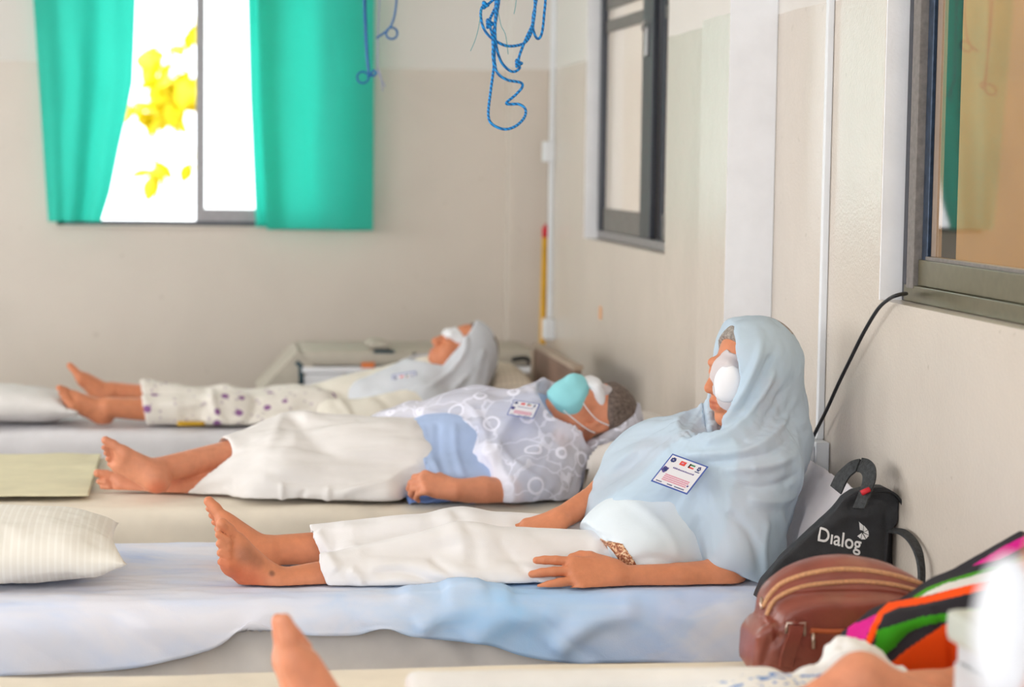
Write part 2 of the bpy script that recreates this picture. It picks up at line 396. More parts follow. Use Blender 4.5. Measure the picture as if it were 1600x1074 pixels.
# window_1 in the back wall: left half slid open, right sash closed
w1 = thing('window_1', (0.02, YB, SILL), 'back wall sliding window between teal curtains, left half slid open', 'window'); w1['kind'] = 'structure'
y0 = YB + .02
MB().box((BX0, y0, SILL), (BX1, y0 + .1, SILL + .018)).box((BX0, y0, BZ1 - .03), (BX1, y0 + .1, BZ1)).box((BX0, y0, SILL), (BX0 + .03, y0 + .1, BZ1)).box((BX1 - .03, y0, SILL), (BX1, y0 + .1, BZ1)).build('frame', M_alud, w1)
xm = at(306, 200, Y=y0)[0]; xs = at(320, 200, Y=y0)[0]; zs = at(360, 327, Y=y0)[2]
MB().box((xm, y0 + .01, SILL + .018), (xs, y0 + .045, BZ1 - .03)).build('sash_stile', M_alu, w1)
MB().box((xs, y0 + .012, SILL + .018), (BX1 - .03, y0 + .04, zs)).box((BX1 - .06, y0 + .012, zs), (BX1 - .03, y0 + .04, BZ1 - .03)).box((xs, y0 + .012, BZ1 - .08), (BX1 - .03, y0 + .04, BZ1 - .03)).build('sash_rail', M_alu, w1)
MB().box((xs, y0 + .024, zs), (BX1 - .06, y0 + .03, BZ1 - .08)).build('pane', M_glass, w1)
S(MB().box((BX0 - .01, YB - .012, SILL - .012), (BX1 + .01, YB + .1, SILL - .001), bev=.003).build('trim_6', M_wall))

# window_2 far window of the right wall, frosted panes in dark frames
w2 = thing('window_2', (W + .05, 7.3, SILL), 'far sliding window of right wall with frosted panes and dark mullion', 'window'); w2['kind'] = 'structure'
xf = W + .05
MB().box((xf, F0, SILL + .001), (xf + .07, F1 - .007, SILL + .03), bev=.003).box((xf, F0, TOPW - .04), (xf + .07, F1 - .007, TOPW - .005)).build('frame', M_alu, w2)
MB().box((xf, F1 - .055, SILL + .03), (xf + .07, F1 - .007, TOPW - .04), bev=.004).box((xf, F0, SILL + .03), (xf + .07, F0 + .05, TOPW - .04), bev=.004).build('jamb', M_alud, w2)
ym0, ym1 = 7.19, 7.42
MB().box((xf + .012, ym0 + .06, SILL + .03), (xf + .035, ym1, TOPW - .04), bev=.003).build('sash_stile', M_alud, w2)
MB().box((xf + .040, ym0, SILL + .03), (xf + .062, ym0 + .10, TOPW - .04), bev=.003).build('sash_stile', M_alud, w2)
for a, c, x in ((ym1, F1 - .055, xf + .014), (F0 + .05, ym0, xf + .042)):
    MB().box((x, a, SILL + .03), (x + .02, c, SILL + .115), bev=.002).build('sash_rail', M_track, w2)
    MB().box((x + .008, a, SILL + .115), (x + .013, c, TOPW - .04)).build('pane', M_frost, w2)
for y0_, y1_, x in ((ym1 + .004, F1 - .060, xf + .0135), (F0 + .06, ym0 - .004, xf + .0415)):
    for q in (at(972, 33, X=xf)[2], at(972, -4, X=xf)[2]): MB().box((x, y0_, q - .022), (x + .006, y1_, q + .022)).build('pane_stripe', M_track, w2, label='grey stripe across the frosted pane')
hz = at(1007, 65, X=xf)[2]
MB().box((xf + .002, 7.32, hz - .05), (xf + .012, 7.35, hz + .05), bev=.004).tube([(xf + .004, 7.335, hz + .03), (xf - .008, 7.335, hz + .045), (xf + .002, 7.335, hz + .07)], .006).build('latch', simple('worn steel latch', (190, 186, 184), .3, .5, .6), w2, label='worn steel latch on the dark mullion')

# window_3 near window of the right wall, bronze glass
w3 = thing('window_3', (W + .05, 3.6, SILL), 'near sliding window of right wall with bronze reflecting glass', 'window'); w3['kind'] = 'structure'
zb = SILL
def vstrip(y1, y0_, x0, x1, m, nm='jamb', z0=zb): return MB().box((x0, y0_, z0), (x1, y1, TOPW - .005), bev=.0015).build(nm, m, w3)
vstrip(N1 - .007, N1 - .030, xf, xf + .1, M_alud)
vstrip(N1 - .030, N1 - .062, xf + .012, xf + .1, M_rubber, 'gasket')
vstrip(N1 - .050, N1 - .095, xf - .006, xf + .02, M_track, 'jamb', zb + .03)
vstrip(N1 - .095, N1 - .128, xf + .012, xf + .03, simple('blue grey sash', (60, 76, 98), .3, .5, .3, var=.2, scale=50), 'sash_stile', zb + .03)
vstrip(N1 - .125, N1 - .142, xf + .020, xf + .032, M_rubber, 'gasket', zb + .05)
vstrip(N1 - .142, N1 - .168, xf + .016, xf + .03, simple('taupe bead', (150, 132, 118), .5, .4), 'glazing_bead', zb + .1)
MB().box((xf - .004, N0, zb + .001), (xf + .08, N1 - .03, zb + .036), bev=.002).build('frame', M_bronze, w3)
MB().box((xf + .004, N0, zb + .037), (xf + .03, N1 - .098, zb + .092), bev=.002).build('sash_rail', M_bronze, w3)
MB().box((xf + .008, N0, zb + .092), (xf + .028, N1 - .13, zb + .1), bev=.001).build('glazing_bead', M_track, w3)
b = MB(); b.prism([(xf + .018, N1 - .15, zb + .1), (xf + .047, N0, zb + .1), (xf + .047, N0, TOPW - .005), (xf + .018, N1 - .15, TOPW - .005)], V(1, 0, 0), .005); b.build('pane', M_tint, w3)   # the sliding pane stands a hair out of true
MB().box((xf, N0, TOPW - .04), (xf + .08, N1, TOPW - .005)).box((xf, N0, zb), (xf + .08, N0 + .04, TOPW)).build('frame', M_alud, w3)
# corridor beyond the right wall
S(MB().box((W + 1.5, -3, 0), (W + 1.7, 18, 2.15)).build('wall_corridor', simple('tan corridor wall', (180, 152, 116), .7, .3, var=.08, scale=2)))

# ------------------------------------------------------------------ beds, sheets, pillows
ZB = 0.50
M_frame = simple('grey painted bed steel', (150, 152, 158), .4, .5, .2)
M_sheetW = cloth('white cotton sheet', (236, 230, 226), wrinkle=.5, wb=.25)
M_sheetC = cloth('cream cotton sheet', (236, 226, 210), wrinkle=.5, wb=.25)
M_sheetL = cloth('pale lilac cotton sheet', (224, 222, 226), wrinkle=.5, wb=.25)
M_wood = simple('brown headboard wood', (128, 100, 86), .5, .4, var=.12, scale=6)
def slab(name, x0, x1, y0, y1, z0, z1, mat, parent, seed, side_amp=.006, top_amp=.006, r=.045):
    """a sheeted mattress: rounded section swept along X, the cloth pulled into slanting folds on its sides"""
    prof = []
    for cy, cz, a0 in ((y0 + r, z1 - r, 180), (y1 - r, z1 - r, 90), (y1 - .01, z0 + .01, 0), (y0 + .01, z0 + .01, -90)):
        rr = r if cz > z0 + .05 else .01
        for k in range(7):
            a = math.radians(a0 - k*15); prof.append((cy + rr*math.cos(a), cz + rr*math.sin(a)))
    prof = np.array(prof + [prof[0]]); s = np.r_[0, np.cumsum(np.linalg.norm(np.diff(prof, axis=0), axis=1))]
    q = np.linspace(0, s[-1], 150)[:-1]; py, pz = np.interp(q, s, prof[:, 0]), np.interp(q, s, prof[:, 1])
    xs = np.linspace(x0, x1, int((x1 - x0)/.014)); G = np.zeros((len(q), len(xs), 3)); G[..., 0] = xs[None]; G[..., 1] = py[:, None]; G[..., 2] = pz[:, None]
    f = G.reshape(-1, 3); side = np.clip((z1 - .02 - f[:, 2])/.05, 0, 1)
    d = side*side_amp*fbm(np.stack([f[:, 0]*9 + f[:, 2]*7, f[:, 1]*0 + seed, f[:, 2]*2.2], 1), 1, 3, seed)
    d += (1 - side)*top_amp*fbm(f*V(2.2, 4.5, 0) + seed, 1.3, 3, seed)
    n = np.zeros_like(f); cy_ = (y0 + y1)/2; n[:, 1] = np.where(side > .02, np.sign(f[:, 1] - cy_), 0); n[:, 2] = 1 - side
    f = f + n*d[:, None]; G = f.reshape(G.shape)
    o = grid(name, G, mat, parent, closed_u=True)
    bm = bmesh.new(); bm.from_mesh(o.data); bmesh.ops.holes_fill(bm, edges=[e for e in bm.edges if e.is_boundary], sides=0); bm.normal_update(); bm.to_mesh(o.data); bm.free()
    return o
def bed(y0, y1, x0, x1, mat, label, seed, **k):
    t = thing('bed', ((x0 + x1)/2, (y0 + y1)/2, 0), label, 'bed')
    slab('mattress', x0, x1, y0, y1, ZB - .20, ZB, mat, t, seed, **k)
    MB().box((x0 + .02, y0 + .03, ZB - .26), (x1 - .02, y1 - .03, ZB - .205), bev=.006).build('bed_frame', M_frame, t)
    for x in (x0 + .05, x1 - .05):
        for y in (y0 + .06, y1 - .06): MB().box((x - .02, y - .02, 0), (x + .02, y + .02, ZB - .262)).build('leg', M_frame, t)
    return t
bed1 = bed(7.34, 8.24, -1.0, 1.225, M_sheetL, 'farthest bed with a pale lilac sheet and brown headboard', 3)
bed2 = bed(5.70, 6.72, -.95, 1.44, M_sheetC, 'second farthest bed with a cream sheet under the woman wearing a face mask', 5)
bed3 = bed(4.46, 5.14, -1.0, 1.45, M_sheetW, 'bed with a blue patterned sheet under the woman sitting upright', 8, side_amp=.014, top_amp=.003)
bed4 = bed(2.95, 3.90, -.8, 1.44, M_sheetC, 'nearest bed with a cream sheet at the bottom edge of the view', 11)
# headboard of the farthest bed
hb = MB().box((1.236, 7.0, .30), (1.262, 7.86, .735), bev=.004).build('headboard', M_wood, bed1, label='brown wooden headboard')
MB().box((1.234, 7.0, .7352), (1.268, 7.865, .752), bev=.004).box((1.226, 7.80, .3), (1.235, 7.86, .73)).build('headboard_trim', simple('pale headboard edging', (172, 152, 134), .5, .4), bed1)

# blue watercolour sheet on the sitting woman's bed
def M_blue():
    m, t, b, o = nt('blue watercolour print sheet'); p = pos(t)
    n1 = nz(t, 1.0, 4, scaled(t, (2.2, 3.5, 5.0)), .8); n2 = nz(t, 1.0, 3, scaled(t, (5, 6, 9)), 1.2)
    c = ramp(t, n1, [(.38, lin(230, 231, 244)), (.52, lin(214, 224, 248)), (.64, lin(184, 206, 248))])
    c = mixc(t, mth(t, 'MULTIPLY', n2, .5), c, lin(236, 234, 238))
    g = nd(t, 'ShaderNodeVectorMath', operation='DISTANCE'); t.links.new(scaled(t, (1, .9, 1.7)), g.inputs[0]); q = at(790, 965, Y=4.45); g.inputs[1].default_value = (q[0], q[1]*.9, q[2]*1.7)
    k = ramp(t, mth(t, 'ADD', g.outputs[1], mth(t, 'MULTIPLY_ADD', n2, .5, -.12)), [(.10, (.8, .8, .8, 1)), (.52, (0, 0, 0, 1))])
    c = mixc(t, k, c, lin(160, 210, 255))
    t.links.new(c, b.inputs['Base Color']); b.inputs['Roughness'].default_value = .8; b.inputs['Specular IOR Level'].default_value = .2
    bump(t, b, mth(t, 'ADD', mth(t, 'MULTIPLY', nz(t, 400, 1), .2), mth(t, 'MULTIPLY', nz(t, 30, 2, None, .8), .5)), .3, .004); return m
hem = spline([(-420, 1075, 0), (-100, 1066, 0), (0, 1056, 0), (100, 1052, 0), (184, 1046, 0), (260, 1033, 0), (336, 1012, 0), (372, 985, 0), (392, 972, 0), (412, 978, 0), (440, 989, 0), (500, 993, 0), (560, 992, 0), (602, 981, 0), (640, 993, 0), (700, 1001, 0), (760, 1007, 0), (820, 1026, 0), (900, 1036, 0), (1000, 1034, 0), (1100, 1036, 0), (1200, 1034, 0), (1420, 1034, 0)], 6)
hx = np.array([at(p[0], p[1], Y=4.425)[[0, 2]] for p in hem])
xs = np.linspace(-.98, 1.44, 300); hz_ = np.interp(xs, hx[:, 0], hx[:, 1]); rows = []
nv = 110
for i, x in enumerate(xs):
    top = [(5.155, ZB - .05), (5.15, ZB - .01), (5.13, ZB + .006)]; path = [(5.155, ZB - .07)] + top[1:] + [(4.50, ZB + .007), (4.465, ZB + .002), (4.446, ZB - .018), (4.440, ZB - .05), (4.436, hz_[i])]
    pth = np.array(path); s = np.r_[0, np.cumsum(np.linalg.norm(np.diff(pth, axis=0), axis=1))]; q = np.linspace(0, s[-1], nv)
    rows.append(np.stack([np.full(nv, x), np.interp(q, s, pth[:, 0]), np.interp(q, s, pth[:, 1])], 1))
G = np.array(rows); f = G.reshape(-1, 3); hang = np.clip((ZB - .004 - f[:, 2])/.03, 0, 1)*(f[:, 1] < 4.6)
f[:, 2] += (1 - hang)*(.004 + .004*np.abs(fbm(f*V(3, 9, 0), 2.2, 3, 21)))
f[:, 1] -= hang*(.012 + .012*np.abs(fbm(np.stack([f[:, 0]*7 + f[:, 2]*9, f[:, 2]*3, f[:, 0]*0], 1), 1, 3, 22)))
f[:, 1] -= fold_lines(f, np.tile(V(0, -1, 0), (len(f), 1)), 4.44, [([(395, 962), (450, 945), (530, 934), (640, 932)], .012, .012), ([(650, 985), (700, 955), (800, 935)], .02, .014), ([(860, 1020), (920, 970), (1000, 945)], .025, .018), ([(730, 1010), (790, 960), (880, 940)], .03, .012)])*hang
f[:, 2] += fold_lines(f, np.tile(V(0, -1, 0), (len(f), 1)), 4.5, [([(690, 935), (740, 925), (800, 932)], .02, .014), ([(960, 945), (1000, 934), (1060, 940)], .02, .006), ([(620, 930), (700, 924), (760, 930)], .012, .012)])*(1 - hang)*np.clip((4.62 - f[:, 1])/.1, 0, 1)
SHEET = tag(grid('bed_sheet', f.reshape(G.shape), M_blue(), None, .003), 'blue watercolour patterned bed sheet hanging over the edge under the sitting woman', 'bed sheet')

def pillow(name, c, size, R, mat, label, seed, parent=None, n=3.0, wr=.006, corner=.08, group=None):
    a, bb, h = np.array(size)/2; N = 61; u, v = np.meshgrid(np.linspace(-1, 1, N), np.linspace(-1, 1, N), indexing='ij')
    hh = h*(np.clip(1 - np.abs(u)**n, 0, 1)**.55)*(np.clip(1 - np.abs(v)**n, 0, 1)**.55)
    X = a*u*(1 - corner*(1 - v*v)*np.abs(u)); Y = bb*v*(1 - corner*(1 - u*u)*np.abs(v)); e = np.maximum(np.abs(u), np.abs(v))
    vs = []; 
    for sgn in (1, -1):
        P3_ = np.stack([X, Y, sgn*hh], -1).reshape(-1, 3); d = wr*fbm(P3_*V(1, 1, .4) + seed, 16, 3, seed)*(e.ravel()**2*.9 + .25)*(e.ravel() < .99)
        P3_[:, 2] += d; vs.append(P3_)
    vs = np.concatenate(vs)@np.asarray(R).T + np.asarray(c); idx = np.arange(N*N).reshape(N, N)
    q = np.stack([idx[:-1, :-1], idx[1:, :-1], idx[1:, 1:], idx[:-1, 1:]], -1).reshape(-1, 4); q2 = q[:, ::-1] + N*N
    o = mesh(name, vs, np.concatenate([q, q2]), mat, parent); bm = bmesh.new(); bm.from_mesh(o.data); bmesh.ops.remove_doubles(bm, verts=bm.verts, dist=1e-5); bm.to_mesh(o.data); bm.free()
    return tag(o, label, 'pillow', group)
def rot(rx=0, ry=0, rz=0):
    from mathutils import Euler
    return np.array(Euler((math.radians(rx), math.radians(ry), math.radians(rz))).to_matrix())
def striped(name, c1, c2, freq, axis=0, check=False, w_=.5):
    m, t, b, o = nt(name); g = nd(t, 'ShaderNodeTexCoord'); s = nd(t, 'ShaderNodeSeparateXYZ'); t.links.new(g.outputs['Object'], s.inputs[0])
    k = mth(t, 'GREATER_THAN', mth(t, 'SINE', mth(t, 'MULTIPLY', s.outputs[axis], freq)), w_)
    if check: k = mth(t, 'MAXIMUM', k, mth(t, 'GREATER_THAN', mth(t, 'SINE', mth(t, 'MULTIPLY', s.outputs[1 - axis], freq)), w_))
    t.links.new(mixc(t, k, lin(*c1), lin(*c2)), b.inputs['Base Color']); b.inputs['Roughness'].default_value = .75; b.inputs['Specular IOR Level'].default_value = .25
    bump(t, b, mth(t, 'ADD', k, mth(t, 'MULTIPLY', nz(t, 30, 2, None, .6), .8)), .2, .003); return m
M_pw = cloth('white pillowcase', (238, 232, 236), wrinkle=.6, wb=.25)
pillow('pillow', (-.40, 4.725, ZB + .086), (.50, .47, .135), rot(1, 1, 4), striped('white satin stripe', (240, 235, 226), (246, 242, 234), 420), 'white satin striped pillow at the foot of the blue sheeted bed', 31)
PIL_FOOT = pillow('pillow', (-.645, 7.56, ZB + .075), (.56, .36, .115), rot(0, 3, -4), cloth('white yellow pillowcase', (228, 224, 222), wrinkle=.5), 'white pillow at the foot of the farthest bed beside bare feet', 37)
PIL_FAR = pillow('pillow', (1.035, 7.76, ZB + .100), (.36, .52, .175), rot(0, -4, 0), striped('cream checked pillowcase', (226, 212, 192), (208, 194, 176), 330, check=True), 'cream checked pillow beside the brown headboard', 41)
PIL_MASK = pillow('pillow', (1.13, 6.05, ZB + .10), (.58, .62, .165), rot(0, -9, 0), M_sheetW, 'white pillow under the head of the masked woman', 43)
# yellow towel added over the second bed's foot, its colour painting yellow light there
def tint_cloth(name, x0, x1, y0, y1, z, mat, label, cat, seed, amp=.004):
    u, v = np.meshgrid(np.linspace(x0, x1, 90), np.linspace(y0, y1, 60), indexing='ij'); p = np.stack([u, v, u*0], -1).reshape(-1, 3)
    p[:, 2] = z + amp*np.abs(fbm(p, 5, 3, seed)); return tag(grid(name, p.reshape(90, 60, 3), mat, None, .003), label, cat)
tint_cloth('yellow_light_cloth', -.9, -.275, 5.84, 6.66, ZB + .014, cloth('pale yellow light tint', (230, 222, 190), wrinkle=.5), 'added pale yellow cloth painting yellow light on the foot of the second bed', 'cloth', 51)

# ------------------------------------------------------------------ curtains
M_curt = cloth('teal curtain cotton', (84, 188, 178), var=.03, weave=500, trans=.60, wrinkle=.2, tcol=(122, 250, 234))
def curtain(L, R, hemz, label, seed, nf, amp, yb):
    zt = 2.30; zs_ = np.linspace(zt, hemz, 90); L = np.array([at(a, c, Y=yb)[[2, 0]] for a, c in L])[::-1]; R = np.array([at(a, c, Y=yb)[[2, 0]] for a, c in R])[::-1]
    G = np.zeros((120, 90, 3)); s = np.linspace(0, 1, 120)
    for j, z in enumerate(zs_):
        l = np.interp(z, L[:, 0], L[:, 1]); r = np.interp(z, R[:, 0], R[:, 1]); dn = (zt - z)/(zt - hemz)
        G[:, j, 0] = l + (r - l)*s; G[:, j, 2] = z
        G[:, j, 1] = yb + amp*(.6*np.sin(s*nf*6.283 + 1.1*dn + seed) + .4*np.sin(s*nf*13.1 + 2 + seed - .6*dn)) + .004*noise(np.stack([s*9, s*0 + dn*4, s*0 + seed], 1), 1, seed)
    return G
def make_curtain(parts, label):
    t = thing('curtain', (parts[0][0][0, 0, 0], 9.12, 2.30), label, 'curtain')
    for G, nm in parts:
        grid(nm, G, M_curt, t, .0025)
    G = parts[0][0]
    for k in range(5):
        p = G[int((k + .5)/5*119), 0]; MB().tube([(p[0] + .018*math.cos(a), 9.075, 2.320 + .018*math.sin(a)) for a in np.linspace(0, 6.28, 14)[:-1]], .003, 6, closed=True).build('curtain_ring', M_alu, t)
    return t
zl = at(110, 347, Y=9.1)[2]
make_curtain([(curtain([(52, 0), (62, 150), (75, 345)], [(212, 0), (210, 60), (207, 130), (195, 190), (186, 230), (172, 300), (158, 345)], zl, '', 1, 1.4, .026, 9.13), 'curtain_panel')], 'teal curtain left of the bright window opening, gathered to a narrow hem')
make_curtain([(curtain([(402, 0), (407, 180), (417, 361)], [(585, 0), (584, 180), (583, 357)], at(500, 360, Y=9.08)[2], '', 4, 1.3, .014, 9.10), 'curtain_panel'),
              (curtain([(387, 0), (391, 150), (400, 355)], [(440, 0), (440, 180), (440, 355)], at(420, 355, Y=9.15)[2], '', 2, 1.0, .010, 9.155), 'curtain_back_layer')], 'wider teal curtain right of the window opening, beside hanging blue cords')
tag(MB().tube([(-.75, 9.075, 2.322), (.9, 9.075, 2.322)], .008, 10).build('curtain_rod', M_alu), 'steel curtain rod above the back window', 'curtain rod')

# ------------------------------------------------------------------ people: anatomy as smooth unions in local frames
class Fr:
    """local frame: f forwards, l to the person's left, u upwards"""
    def __init__(s, o, f, u):
        s.o = np.asarray(o, float); s.f = unit(f); u = np.asarray(u, float); s.u = unit(u - s.f*(u@s.f)); s.l = np.cross(s.u, s.f); s.R = np.stack([s.f, s.l, s.u])
    def p(s, a, b=0.0, c=0.0): return s.o + s.f*a + s.l*b + s.u*c
def head(v, F, neck=None, sc=1.0, ears=True):
    g = lambda a, b=0., c=0.: F.p(a*sc, b*sc, c*sc); e = lambda c, r, k=.015, op='u': v.ell(c, np.array(r)*sc, F.R, k*sc, op)
    e(g(-.018, 0, .034), (.094, .075, .086)); e(g(.030, 0, -.028), (.062, .058, .082), .02)
    for s in (1, -1):
        v.cap(g(.0, s*.055, -.055), g(.062, s*.012, -.094), .020*sc, .016*sc, .02*sc)
        e(g(.058, s*.038, -.020), (.026, .024, .026), .02)
        v.cap(g(.045, s*.030, -.045), g(.066, s*.018, -.062), .022*sc, .018*sc, .02*sc)
    e(g(.070, 0, -.094), (.020, .024, .018), .014)
    v.cap(g(.078, -.034, .026), g(.078, .034, .026), .013*sc, k=.016*sc)
    for s in (1, -1): e(g(.097, s*.032, .006), (.016, .019, .013), .014, 's')
    for s in (1, -1): e(g(.074, s*.032, .006), (.014, .017, .013), .006)
    v.cap(g(.084, 0, .022), g(.110, 0, -.024), .009*sc, .0125*sc, .012*sc)
    for s in (1, -1): e(g(.098, s*.0125, -.030), (.012, .009, .009), .008)
    e(g(.080, 0, -.058), (.017, .028, .020), .012)
    v.cap(g(.094, -.014, -.056), g(.094, .014, -.056), .0075*sc, k=.007*sc); v.cap(g(.091, -.013, -.068), g(.091, .013, -.068), .0085*sc, k=.007*sc)
    v.cap(g(.104, -.020, -.0625), g(.104, .020, -.0625), .0045*sc, k=.004*sc, op='s')
    if ears:
        for s in (1, -1):
            e(g(-.012, s*.074, -.004), (.019, .008, .031), .006); e(g(-.010, s*.082, -.002), (.010, .006, .017), .004, 's'); e(g(-.004, s*.073, -.030), (.009, .007, .010), .006)
    if neck is not None: v.cap(g(-.022, 0, -.05), neck, .050*sc, .055*sc, .03)
def foot(v, F, sc=1.0, side=1, curl=0.0):
    """frame at the heel: f towards the toes, u towards the instep; side=+1 puts the little toe on +l"""
    g = lambda a, b=0., c=0.: F.p(a*sc, side*b*sc, c*sc)
    v.ell(g(.034, 0, .033), np.array((.036, .029, .034))*sc, F.R, .015)
    v.cap(g(.038, 0, .035), g(.046, 0, .070), .031*sc, .031*sc, .02); v.cap(g(.050, 0, .055), g(.140, -.004, .030), .034*sc, .022*sc, .02)
    v.cap(g(.045, .010, .026), g(.150, .026, .016), .024*sc, .0155*sc, .02); v.cap(g(.050, -.008, .034), g(.158, -.022, .020), .026*sc, .0185*sc, .02)
    v.cap(g(.148, -.020, .018), g(.138, .026, .015), .0185*sc, .0155*sc, .012)
    v.ell(g(.095, -.034, -.006), np.array((.036, .018, .014))*sc, F.R, .015, 's')
    v.cap(g(.160, -.025, .018), g(.190, -.027, .018), .0145*sc, .0125*sc, .008); v.cap(g(.188, -.027, .018), g(.212, -.026, .016), .0125*sc, .0118*sc, .005)
    for i in range(4):
        b = -.0055 + .0125*i; a0 = .158 - .0075*i; L = .046 - .0055*i
        v.cap(g(a0, b, .018), g(a0 + L*.6, b + .001, .024 - .006*curl), .0085*sc, .0074*sc, .0035); v.cap(g(a0 + L*.6, b + .001, .024 - .006*curl), g(a0 + L, b + .001, .013), .0074*sc, .0078*sc, .003)
    for s in (1, -1): v.ell(g(.044, s*.029, .066), np.array((.011, .009, .011))*sc, F.R, .012)
    return g(.046, 0, .072)
def hand(v, F, sc=1.0, side=1, curl=(10, 22, 18), spread=4.0, thumb=(.062, -.052, -.012)):
    """frame at the wrist: f along the fingers, u out of the back of the hand; side=+1 puts the little finger on +l"""
    g = lambda a, b=0., c=0.: F.p(a*sc, side*b*sc, c*sc)
    tips = []
    bs = (-.030, -.0105, .009, .027); ms = (.086, .090, .085, .077); Ls = (.070, .078, .073, .056)
    for i in range(4): v.cap(g(.004, bs[i]*.5, 0), g(ms[i], bs[i], .003), .0155*sc, .0115*sc, .016)
    v.ell(g(.045, 0, -.004), np.array((.045, .036, .014))*sc, F.R, .012); v.ell(g(.030, -.024, -.010), np.array((.030, .016, .013))*sc, F.R, .012)
    for i in range(4):
        p = np.array((ms[i], bs[i], .002)); a = 0.0; sp = math.radians((i - 1.4)*spread); r = (.0098, .0102, .0098, .0086)[i]
        v.ell(g(*(p + (0, 0, .003))), np.array((.011, .010, .009))*sc, F.R, .008)
        for j, fr in enumerate((.46, .30, .24)):
            a += math.radians(curl[j]); q = p + Ls[i]*fr*np.array((math.cos(a)*math.cos(sp), math.cos(a)*math.sin(sp), -math.sin(a)))
            r2 = r*(.93 if j < 2 else .85); v.cap(g(*p), g(*q), r*sc, r2*sc, .0035 if j or i else .004); p = q; r = r2
        tips.append((g(*p), r*sc))
    t0 = np.array((.018, -.022, -.006)); t1 = np.array((.046, -.043, -.010)); t2 = np.array(thumb); t3 = t2 + (t2 - t1)*.75 + np.array((.006, .006, 0))
    v.cap(g(*t0), g(*t1), .015*sc, .0125*sc, .014); v.cap(g(*t1), g(*t2), .0122*sc, .0108*sc, .006); v.cap(g(*t2), g(*t3), .0105*sc, .0088*sc, .004)
    return tips
def limb(v, pts, rs, k=.02):
    for i in range(len(pts) - 1): v.cap(pts[i], pts[i + 1], rs[i], rs[i + 1], k if i == 0 else .006)
def skin_mat(name, rgb, mottle):
    m, t, b, o = nt(name); c = lin(*rgb); a = nd(t, 'ShaderNodeVertexColor'); a.layer_name = 'tint'
    cl = ramp(t, nz(t, 45, 4), [(.3, tuple(x*(1 - mottle) for x in c[:3]) + (1,)), (.7, tuple(min(1, x*(1 + mottle*.6)) for x in c[:3]) + (1,))])
    cl = mixc(t, mth(t, 'MULTIPLY', nz(t, 9, 2), .35), cl, (c[0]*.95, c[1]*.72, c[2]*.66, 1))
    t.links.new(mixc(t, 1.0, cl, a.outputs['Color'], 'MULTIPLY'), b.inputs['Base Color']); b.inputs['Roughness'].default_value = .5; b.inputs['Specular IOR Level'].default_value = .38
    b.inputs['Subsurface Weight'].default_value = .12; b.inputs['Subsurface Radius'].default_value = (.012, .005, .003); b.inputs['Subsurface Scale'].default_value = 1.0
    bump(t, b, mth(t, 'ADD', nz(t, 300, 2), mth(t, 'MULTIPLY', nz(t, 70, 3, None, .5), 1.2)), .16, .003); return m
def tinted(o, spots):
    """own colours of the skin: lips, nails, age marks; spots = [(centre, radius, multiplier rgb)]"""
    me = o.data; n = len(me.vertices); co = np.empty(n*3, np.float32); me.vertices.foreach_get('co', co); co = co.reshape(-1, 3); c = np.ones((n, 4), np.float32)
    for q, r, m in spots:
        R = None
        if len(q) == 2:                                # a mark given by where it is seen: the nearest skin on that sight line
            e = np.hypot(*(pix(co) - np.array(q)).T); k_ = np.nonzero(e < 4)[0]; q = co[k_[np.argmin(co[k_, 1])]] if len(k_) else (9, 9, 9)
        if isinstance(r, tuple): R, r = r; e = (co - np.asarray(q))@R.T/np.asarray(r); d = np.sqrt((e**2).sum(1))
        else: d = np.linalg.norm(co - np.asarray(q), axis=1)/r
        w_ = np.clip(1.6*(1 - d), 0, 1)[:, None]; c[:, :3] = c[:, :3]*(1 - w_) + c[:, :3]*np.array(m, np.float32)*w_
    at_ = me.color_attributes.new('tint', 'FLOAT_COLOR', 'POINT'); at_.data.foreach_set('color', c.ravel())
def body_mesh(v, name, mat, label, cat, spots, parent=None):
    P_, F_ = v.surf(); P_ = relax(P_, F_, 1, .35); o = mesh(name, P_, F_, mat, parent); tinted(o, spots)
    return tag(o, label, cat)
def garment(v, name, mat, parent, folds=(), Y=None, wr=.004, wscale=9, seed=0, stretch=(1, 1, 1), smooth=2, bed=None, label=None, radial=None, near=None):
    P_, F_ = v.surf(); P_ = relax(P_, F_, smooth, .5); N = vnormals(P_, F_)
    d = wr*fbm(P_*np.array(stretch), wscale, 3, seed)
    for q0, amp, fr in (radial or ()):                 # pleats that fan out from a gathering point
        e = P_ - q0; r_ = np.linalg.norm(e, axis=1); u_ = e/np.maximum(r_, 1e-6)[:, None]
        d = d + amp*fbm(np.concatenate([u_*fr], 1) + r_[:, None]*1.5, 1, 2, seed + 5)*np.clip((r_ - .03)/.10, 0, 1)
    if folds: d = d + fold_lines(P_, N, Y, folds)
    P_ = P_ + N*d[:, None]
    if bed is not None: P_[:, 2] = np.maximum(P_[:, 2], bed)
    o = mesh(name, P_, F_, mat, parent, label=label)
    if near is not None:                               # a woven border along a cut edge of the cloth
        q, wd = near; I = np.clip(np.round((P_ - q.lo)/q.h).astype(int), 0, np.array(q.d.shape) - 1); bd = np.clip((wd - q.d[I[:, 0], I[:, 1], I[:, 2]])/.008, 0, 1)
        o.data.attributes.new('border', 'FLOAT', 'POINT').data.foreach_set('value', bd.astype(np.float32))
    return o
